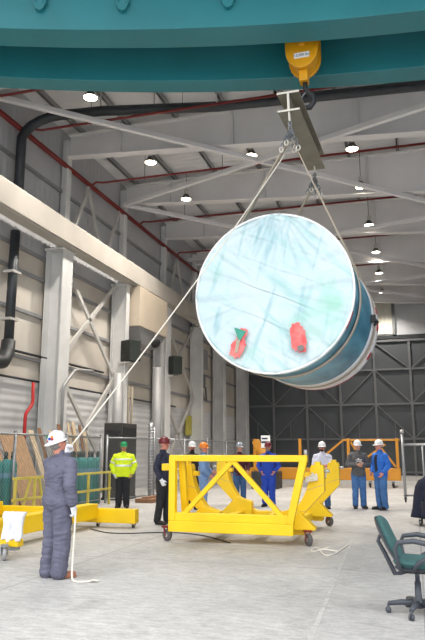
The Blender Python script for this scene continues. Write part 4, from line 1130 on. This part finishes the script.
def tape(z0, z1, g, m='silver', name='reflective_band'):
    def f(root, k):
        mb = MB(); R = []
        for z in (z0, (z0 + z1) / 2, z1):
            T = k['torso'](g)
            for i in range(len(T) - 1):
                if T[i][0] <= z <= T[i + 1][0]:
                    u = (z - T[i][0]) / (T[i + 1][0] - T[i][0]); s = [T[i][j] * (1 - u) + T[i + 1][j] * u for j in range(4)]
            R.append([V((s[1] * math.copysign(abs(math.cos(t)) ** .85, math.cos(t)), s[3] + s[2] * math.copysign(abs(math.sin(t)) ** .85, math.sin(t)), z)) for t in [2 * PI * q / 32 for q in range(32)]])
        mb.rings(R, True, False).build(name, M[m], root, world=False)
    return f
def sleeve_tape(side, u0, u1, r, m='silver'):
    def f(root, k):
        el, wr = V(k['A'][side][0]), V(k['A'][side][1]); s = -1 if side == 'R' else 1; sh = V((.225 * s, .012, 1.405))
        a = sh.lerp(el, u0); b = sh.lerp(el, u1); MB().tube([a, b], r, 18).build('reflective_band', M[m], root, world=False)
    return f
def sweater_print(root, k):
    mb = MB()
    y = -.150
    for x0, x1, z0, z1 in ((-.085, .085, 1.285, 1.305), (-.06, .06, 1.25, 1.265), (-.095, -.05, 1.215, 1.24), (.03, .09, 1.215, 1.245), (-.03, .01, 1.31, 1.34)):
        mb.bb((x0, y, z0), (x1, y + .03, z1))
    mb.build('chest_print', M['label'], root, world=False)
def glasses(root, k):
    mb = MB(); hd = k['hd']
    for s in (-1, 1): mb.ell(hd(.034 * s, -.092, .006), (.026, .008, .017), 12, 8, k['HR']); mb.tube([hd(.058 * s, -.085, .01), hd(.085 * s, .0, .01)], .004, 6)
    mb.tube([hd(-.012, -.1, .01), hd(.012, -.1, .01)], .004, 6); mb.build('glasses', M['dark'], root, world=False)
def hat_stickers(root, k):
    hd = k['hd']
    for x, y, z, c in ((.085, .06, .105, 'redmark'), (.097, .01, .085, 'hatorange'), (.06, .095, .09, 'royal'), (.0, .120, .085, 'label'), (-.06, .1, .09, 'redmark'), (.07, .04, .135, 'wood'), (-.025, .118, .10, 'royal'), (.035, .112, .125, 'hatgreen'), (-.055, .095, .12, 'hatorange'), (.02, .122, .075, 'redmark')):
        d = (V((x, y, z - .05))).normalized()
        mb = MB(); c0 = hd(x * 1.03, y * 1.03 + .006, z); dn = (k['HR'] @ d); u = dn.orthogonal().normalized()
        mb.lathe([(.001, .004), (.018, .004), (.018, -.008), (.001, -.008)], c0, dn, 12); mb.build('sticker', M[c], root, world=False)
def seam(root, k):
    pass
def apron_lapel(root, k):
    mb = MB()
    mb.prism([(-.045, 1.50), (.045, 1.50), (.012, 1.27), (-.012, 1.27)], (0, -.130, 0), (1, 0, 0), (0, 0, 1), .02); mb.build('shirt_front', M['blackcloth'], root, world=False)
def zipper(m, w=.012):
    def f(root, k):
        mb = MB(); T = [t for t in k['torso'](.026) if .95 < t[0] < 1.46]
        pts = [V((0, t[3] - t[2] - .001, t[0])) for t in T]; mb.ribbon(pts, w, .01, (1, 0, 0)); mb.build('front_placket', M[m], root, world=False)
    return f

# the rope handler in the foreground, back three-quarters, looking up at the drum
WA, WF = (-4.37, 7.58), (.38, .92)
W_SC = 1.755 / 1.78
raised = to_local(WA, WF, W_SC, (-4.52, 7.97, 1.52))
person('person in slate grey coverall seen from behind holding a rope', WA, WF, 1.755, 'coverall', 'greyblue', None, 'hatwhite', 'white hard hat covered with stickers',
       {'L': ((.21, -.27, 1.24), raised, (-1, 0, 0), 1.25, (-.15, -.3, 1)), 'R': ((-.30, .07, 1.14), (-.29, .0, .885), (1, .1, 0), .8)},
       ((-.10, 0, 0), (.11, .02, 0)), (-.1, -.28), 'skin2', 'hairgrey', 'RL', 'tanboot', (hat_stickers,), .02, loose=.032, brim_back=True, bulk=1.18)

person('person in yellow hi vis jacket and green hard hat standing by the fence', (-7.78, 16.9), (.35, -1), 1.74, 'jacket', 'hivis', 'blackcloth', 'hatgreen', None,
       {'R': ((-.31, .04, 1.16), (-.24, -.05, .93), (1, 0, 0), .7), 'L': ((.31, .04, 1.16), (.24, -.05, .93), (-1, 0, 0), .7)}, head=(.15, 0), skin='skin2', hair='hairgrey', gloves='R',
       extras=(tape(1.14, 1.19, .056), sleeve_tape('R', .55, .72, .102), sleeve_tape('L', .55, .72, .102), zipper('silver', .02),
               tape(1.32, 1.36, .058)), belly=.08, loose=.034, bulk=1.24)
person('person in dark navy shirt and maroon hard hat at the cradle post', (-5.25, 13.5), (1, -.12), 1.79, 'shirt', 'navy', 'blackcloth', 'hatred', None,
       {'R': ((-.25, .06, 1.16), (-.235, -.07, .92), (1, 0, 0), 1.0), 'L': ((.25, .02, 1.16), (.20, -.17, 1.0), (-1, 0, 0), 1.0)}, skin='skin2', hair='hairgrey', gloves='RL', head=(.15, .05), feet=((-.1, .06, 0), (.1, -.06, 0)), loose=.016)
person('person in black jacket and white hard hat left of the orange hat', (-5.78, 16.95), (.5, -.9), 1.74, 'jacket', 'blackcloth', 'blackcloth', 'hatwhite', None,
       {'R': ((-.28, .02, 1.16), (-.23, -.08, .93), (1, 0, 0), .8)}, gloves='R', skin='skin2', hair='hairdark', beard='hairdark')
person('person in light blue coverall and orange hard hat behind the cradle', (-5.12, 15.95), (.55, .2), 1.70, 'coverall', 'lightblue', None, 'hatorange', None,
       {'R': ((-.27, .03, 1.14), (-.21, -.16, .98), (1, 0, 0), .8), 'L': ((.26, -.04, 1.14), (.15, -.24, 1.06), (-1, 0, 0), .8)}, skin='skin2', hair='hairgrey', head=(-.4, .02), bulk=1.04)
person('person in maroon plaid shirt, jeans and grey hard hat', (-4.88, 18.6), (.55, -1), 1.73, 'shirt', 'plaid', 'jeansdark', 'hatgrey', None,
       {'R': ((-.27, .08, 1.15), (-.20, .12, .95), (1, 0, 0), .6), 'L': ((.27, .02, 1.15), (.21, -.14, 1.0), (-1, 0, 0), .6)}, skin='skin', hair='hairdark', head=(.35, 0))
person('person in royal blue coverall and maroon hard hat', (-4.02, 18.5), (.05, -1), 1.74, 'coverall', 'royal', None, 'hatred', None,
       {'R': ((-.29, .07, 1.15), (-.19, -.06, .98), (1, 0, 0), .6), 'L': ((.29, .07, 1.15), (.19, -.06, .98), (-1, 0, 0), .6)}, skin='skin2', hair='hairgrey', beard='hairgrey', bulk=1.08, extras=(apron_lapel,), loose=.022)
person('person in pale long shirt and white hard hat with folded arms', (-2.45, 18.3), (.1, -1), 1.74, 'shirt', 'labcoat', 'jeansdark', 'hatwhite', None,
       {'R': ((-.25, -.06, 1.14), (.04, -.215, 1.16), (0, 1, 0), .5, (1, -.06, .08)), 'L': ((.25, -.06, 1.14), (-.02, -.20, 1.11), (0, 1, 0), .5, (-1, .0, -.05))}, skin='skin2', hair='hairdark', beard='hairdark', extras=(glasses,), head=(-.1, .04), loose=.024)
person('person in charcoal sweater and jeans with hands joined', (-1.52, 18.6), (.25, -1), 1.78, 'sweater', 'charcoal', 'jeans', 'hatwhite', None,
       {'R': ((-.27, -.0, 1.16), (-.03, -.225, 1.17), (0, .6, 1), .5, (.9, -.2, .15)), 'L': ((.27, -.0, 1.16), (.05, -.215, 1.13), (0, .6, 1), .5, (-.9, -.15, .2))}, skin='skin', hair='hairgrey', head=(.2, .05), extras=(sweater_print,), belly=.03, loose=.022)
person('person in bright blue jacket and jeans facing the charcoal sweater', (-.93, 18.4), (-.75, -.75), 1.78, 'jacket', 'bluejk', 'jeans', 'hatwhite', None,
       {'R': ((-.27, .04, 1.15), (-.19, -.14, .97), (1, 0, 0), .6), 'L': ((.27, .06, 1.15), (.21, -.10, .95), (-1, 0, 0), .6)}, skin='skin2', hair='hairgrey', head=(-.25, .03), extras=(zipper('blackcloth', .10),), loose=.024, bulk=1.06)


# ------------------------------------------------------------------ ropes on the floor, floor line
def hang(a, b, sag, n=40):
    a = V(a); b = V(b); return [a.lerp(b, k / n) - V((0, 0, sag * 4 * (k / n) * (1 - k / n))) for k in range(n + 1)]
HANDL = V((-4.50, 8.0, 1.62)); 
tl = MB(); tl.tube(hang(HANDL + V((0, 0, -.05)), (-2.03, 11.2, 6.98), .10), 
.011, 8)
solo(tl, 'tag_line', M['rope'], 'pale tag line running from the worker up to the sling', 'rope')
rzW = math.atan2(WF[0], -WF[1]); hr = Matrix.Rotation(rzW, 3, 'Z') @ (V((-.305, -.03, .80)) * W_SC) + V((WA[0], WA[1], 0))
hx, hy = hr.x, hr.y
pts = [V((hx, hy, .86)), V((hx + .005, hy - .01, .6)), V((hx + .0, hy - .02, .3)), V((hx + .01, hy - .05, .08)), V((hx + .05, hy - .10, .016)), V((hx + .15, hy - .13, .014)), V((hx + .24, hy - .08, .014)), V((hx + .30, hy + .02, .014)), V((hx + .36, hy + .0, .014)), V((hx + .28, hy - .06, .03))]
def smooth(P, it=3):
    for _ in range(it):
        Q = [P[0]]
        for a, b in zip(P, P[1:]): Q += [a.lerp(b, .25), a.lerp(b, .75)]
        P = Q + [P[-1]]
    return P
solo(MB().tube(smooth(pts), .012, 8), 'rope_tail', M['rope'], 'loose rope tail falling from the right glove to the floor', 'rope')
random.seed(11)
P = [V((-1.42 + .28 * random.uniform(-1, 1), 10.7 + .9 * random.uniform(-1, 1), .012)) for k in range(9)]
solo(MB().tube(smooth(P), .010, 6), 'loose_rope', M['rope'], 'loose pale cord lying on the floor beside the cradle caster', 'cord')
P = [V((-6.3 + .8 * k, 12.2 - .5 * math.sin(k * 1.9) - .15 * k, .012)) for k in range(5)]
solo(MB().tube(smooth(P), .010, 6), 'loose_cable', M['dark'], 'thin dark cable on the floor in front of the yellow crossbeam', 'cable')

line = MB().add([(-1.55, 13.0, .003), (-1.45, 13.0, .003), (-1.62, 6.5, .003), (-1.72, 6.5, .003)], [(0, 1, 2, 3)])
line = MB().bar((-1.16, 12.2, .0015), (-.92, 5.5, .0015), .045, .003); o = solo(line, 'floor_line', M['paint'], 'faint worn white line painted on the floor', 'floor marking'); o['kind'] = 'structure'

# ------------------------------------------------------------------ camera and light
F_, CXp, HZ, VP = 647.0, 212.5, 450.0, 415.0
tilt = math.atan((HZ - 320) / F_); psi = math.atan((VP - CXp) * math.cos(tilt) / F_)
cam = bpy.data.cameras.new('camera'); co = bpy.data.objects.new('camera', cam); COL.objects.link(co)
cam.lens = F_ / 640 * 36; cam.sensor_width = 36; cam.sensor_fit = 'AUTO'
co.location = (0, 0, 1.56); co.rotation_euler = (PI / 2 + tilt, 0, psi)
SC.camera = co

wd = bpy.data.worlds.new('overcast'); SC.world = wd; wd.use_nodes = True
nt = wd.node_tree; bg = nt.nodes['Background']
tcw = nt.nodes.new('ShaderNodeTexCoord'); sx = nt.nodes.new('ShaderNodeSeparateXYZ'); nt.links.new(tcw.outputs['Generated'], sx.inputs[0])
rw = nt.nodes.new('ShaderNodeValToRGB'); nt.links.new(sx.outputs['Z'], rw.inputs['Fac'])
rw.color_ramp.elements[0].position = 0.0; rw.color_ramp.elements[0].color = (.36, .37, .385, 1)
rw.color_ramp.elements[1].position = 1.0; rw.color_ramp.elements[1].color = (.97, .985, 1, 1)
nt.links.new(rw.outputs['Color'], bg.inputs['Color']); bg.inputs['Strength'].default_value = 4.0
# daylight coming in through the open front door
pl = bpy.data.lights.new('door_daylight', 'AREA'); pl.shape = 'RECTANGLE'; pl.size = XR - XW - .4; pl.size_y = 11.5
pl.cycles.is_portal = True
po = bpy.data.objects.new('door_daylight', pl); COL.objects.link(po); po.location = ((XR + XW) / 2, YF + .05, 5.9); po.rotation_euler = (PI / 2, 0, 0)
SC.view_settings.view_transform = 'Standard'; SC.view_settings.look = 'None'; SC.view_settings.gamma = 1; SC.view_settings.exposure = .05
SC.view_settings.use_curve_mapping = False
bpy.context.view_layer.update()
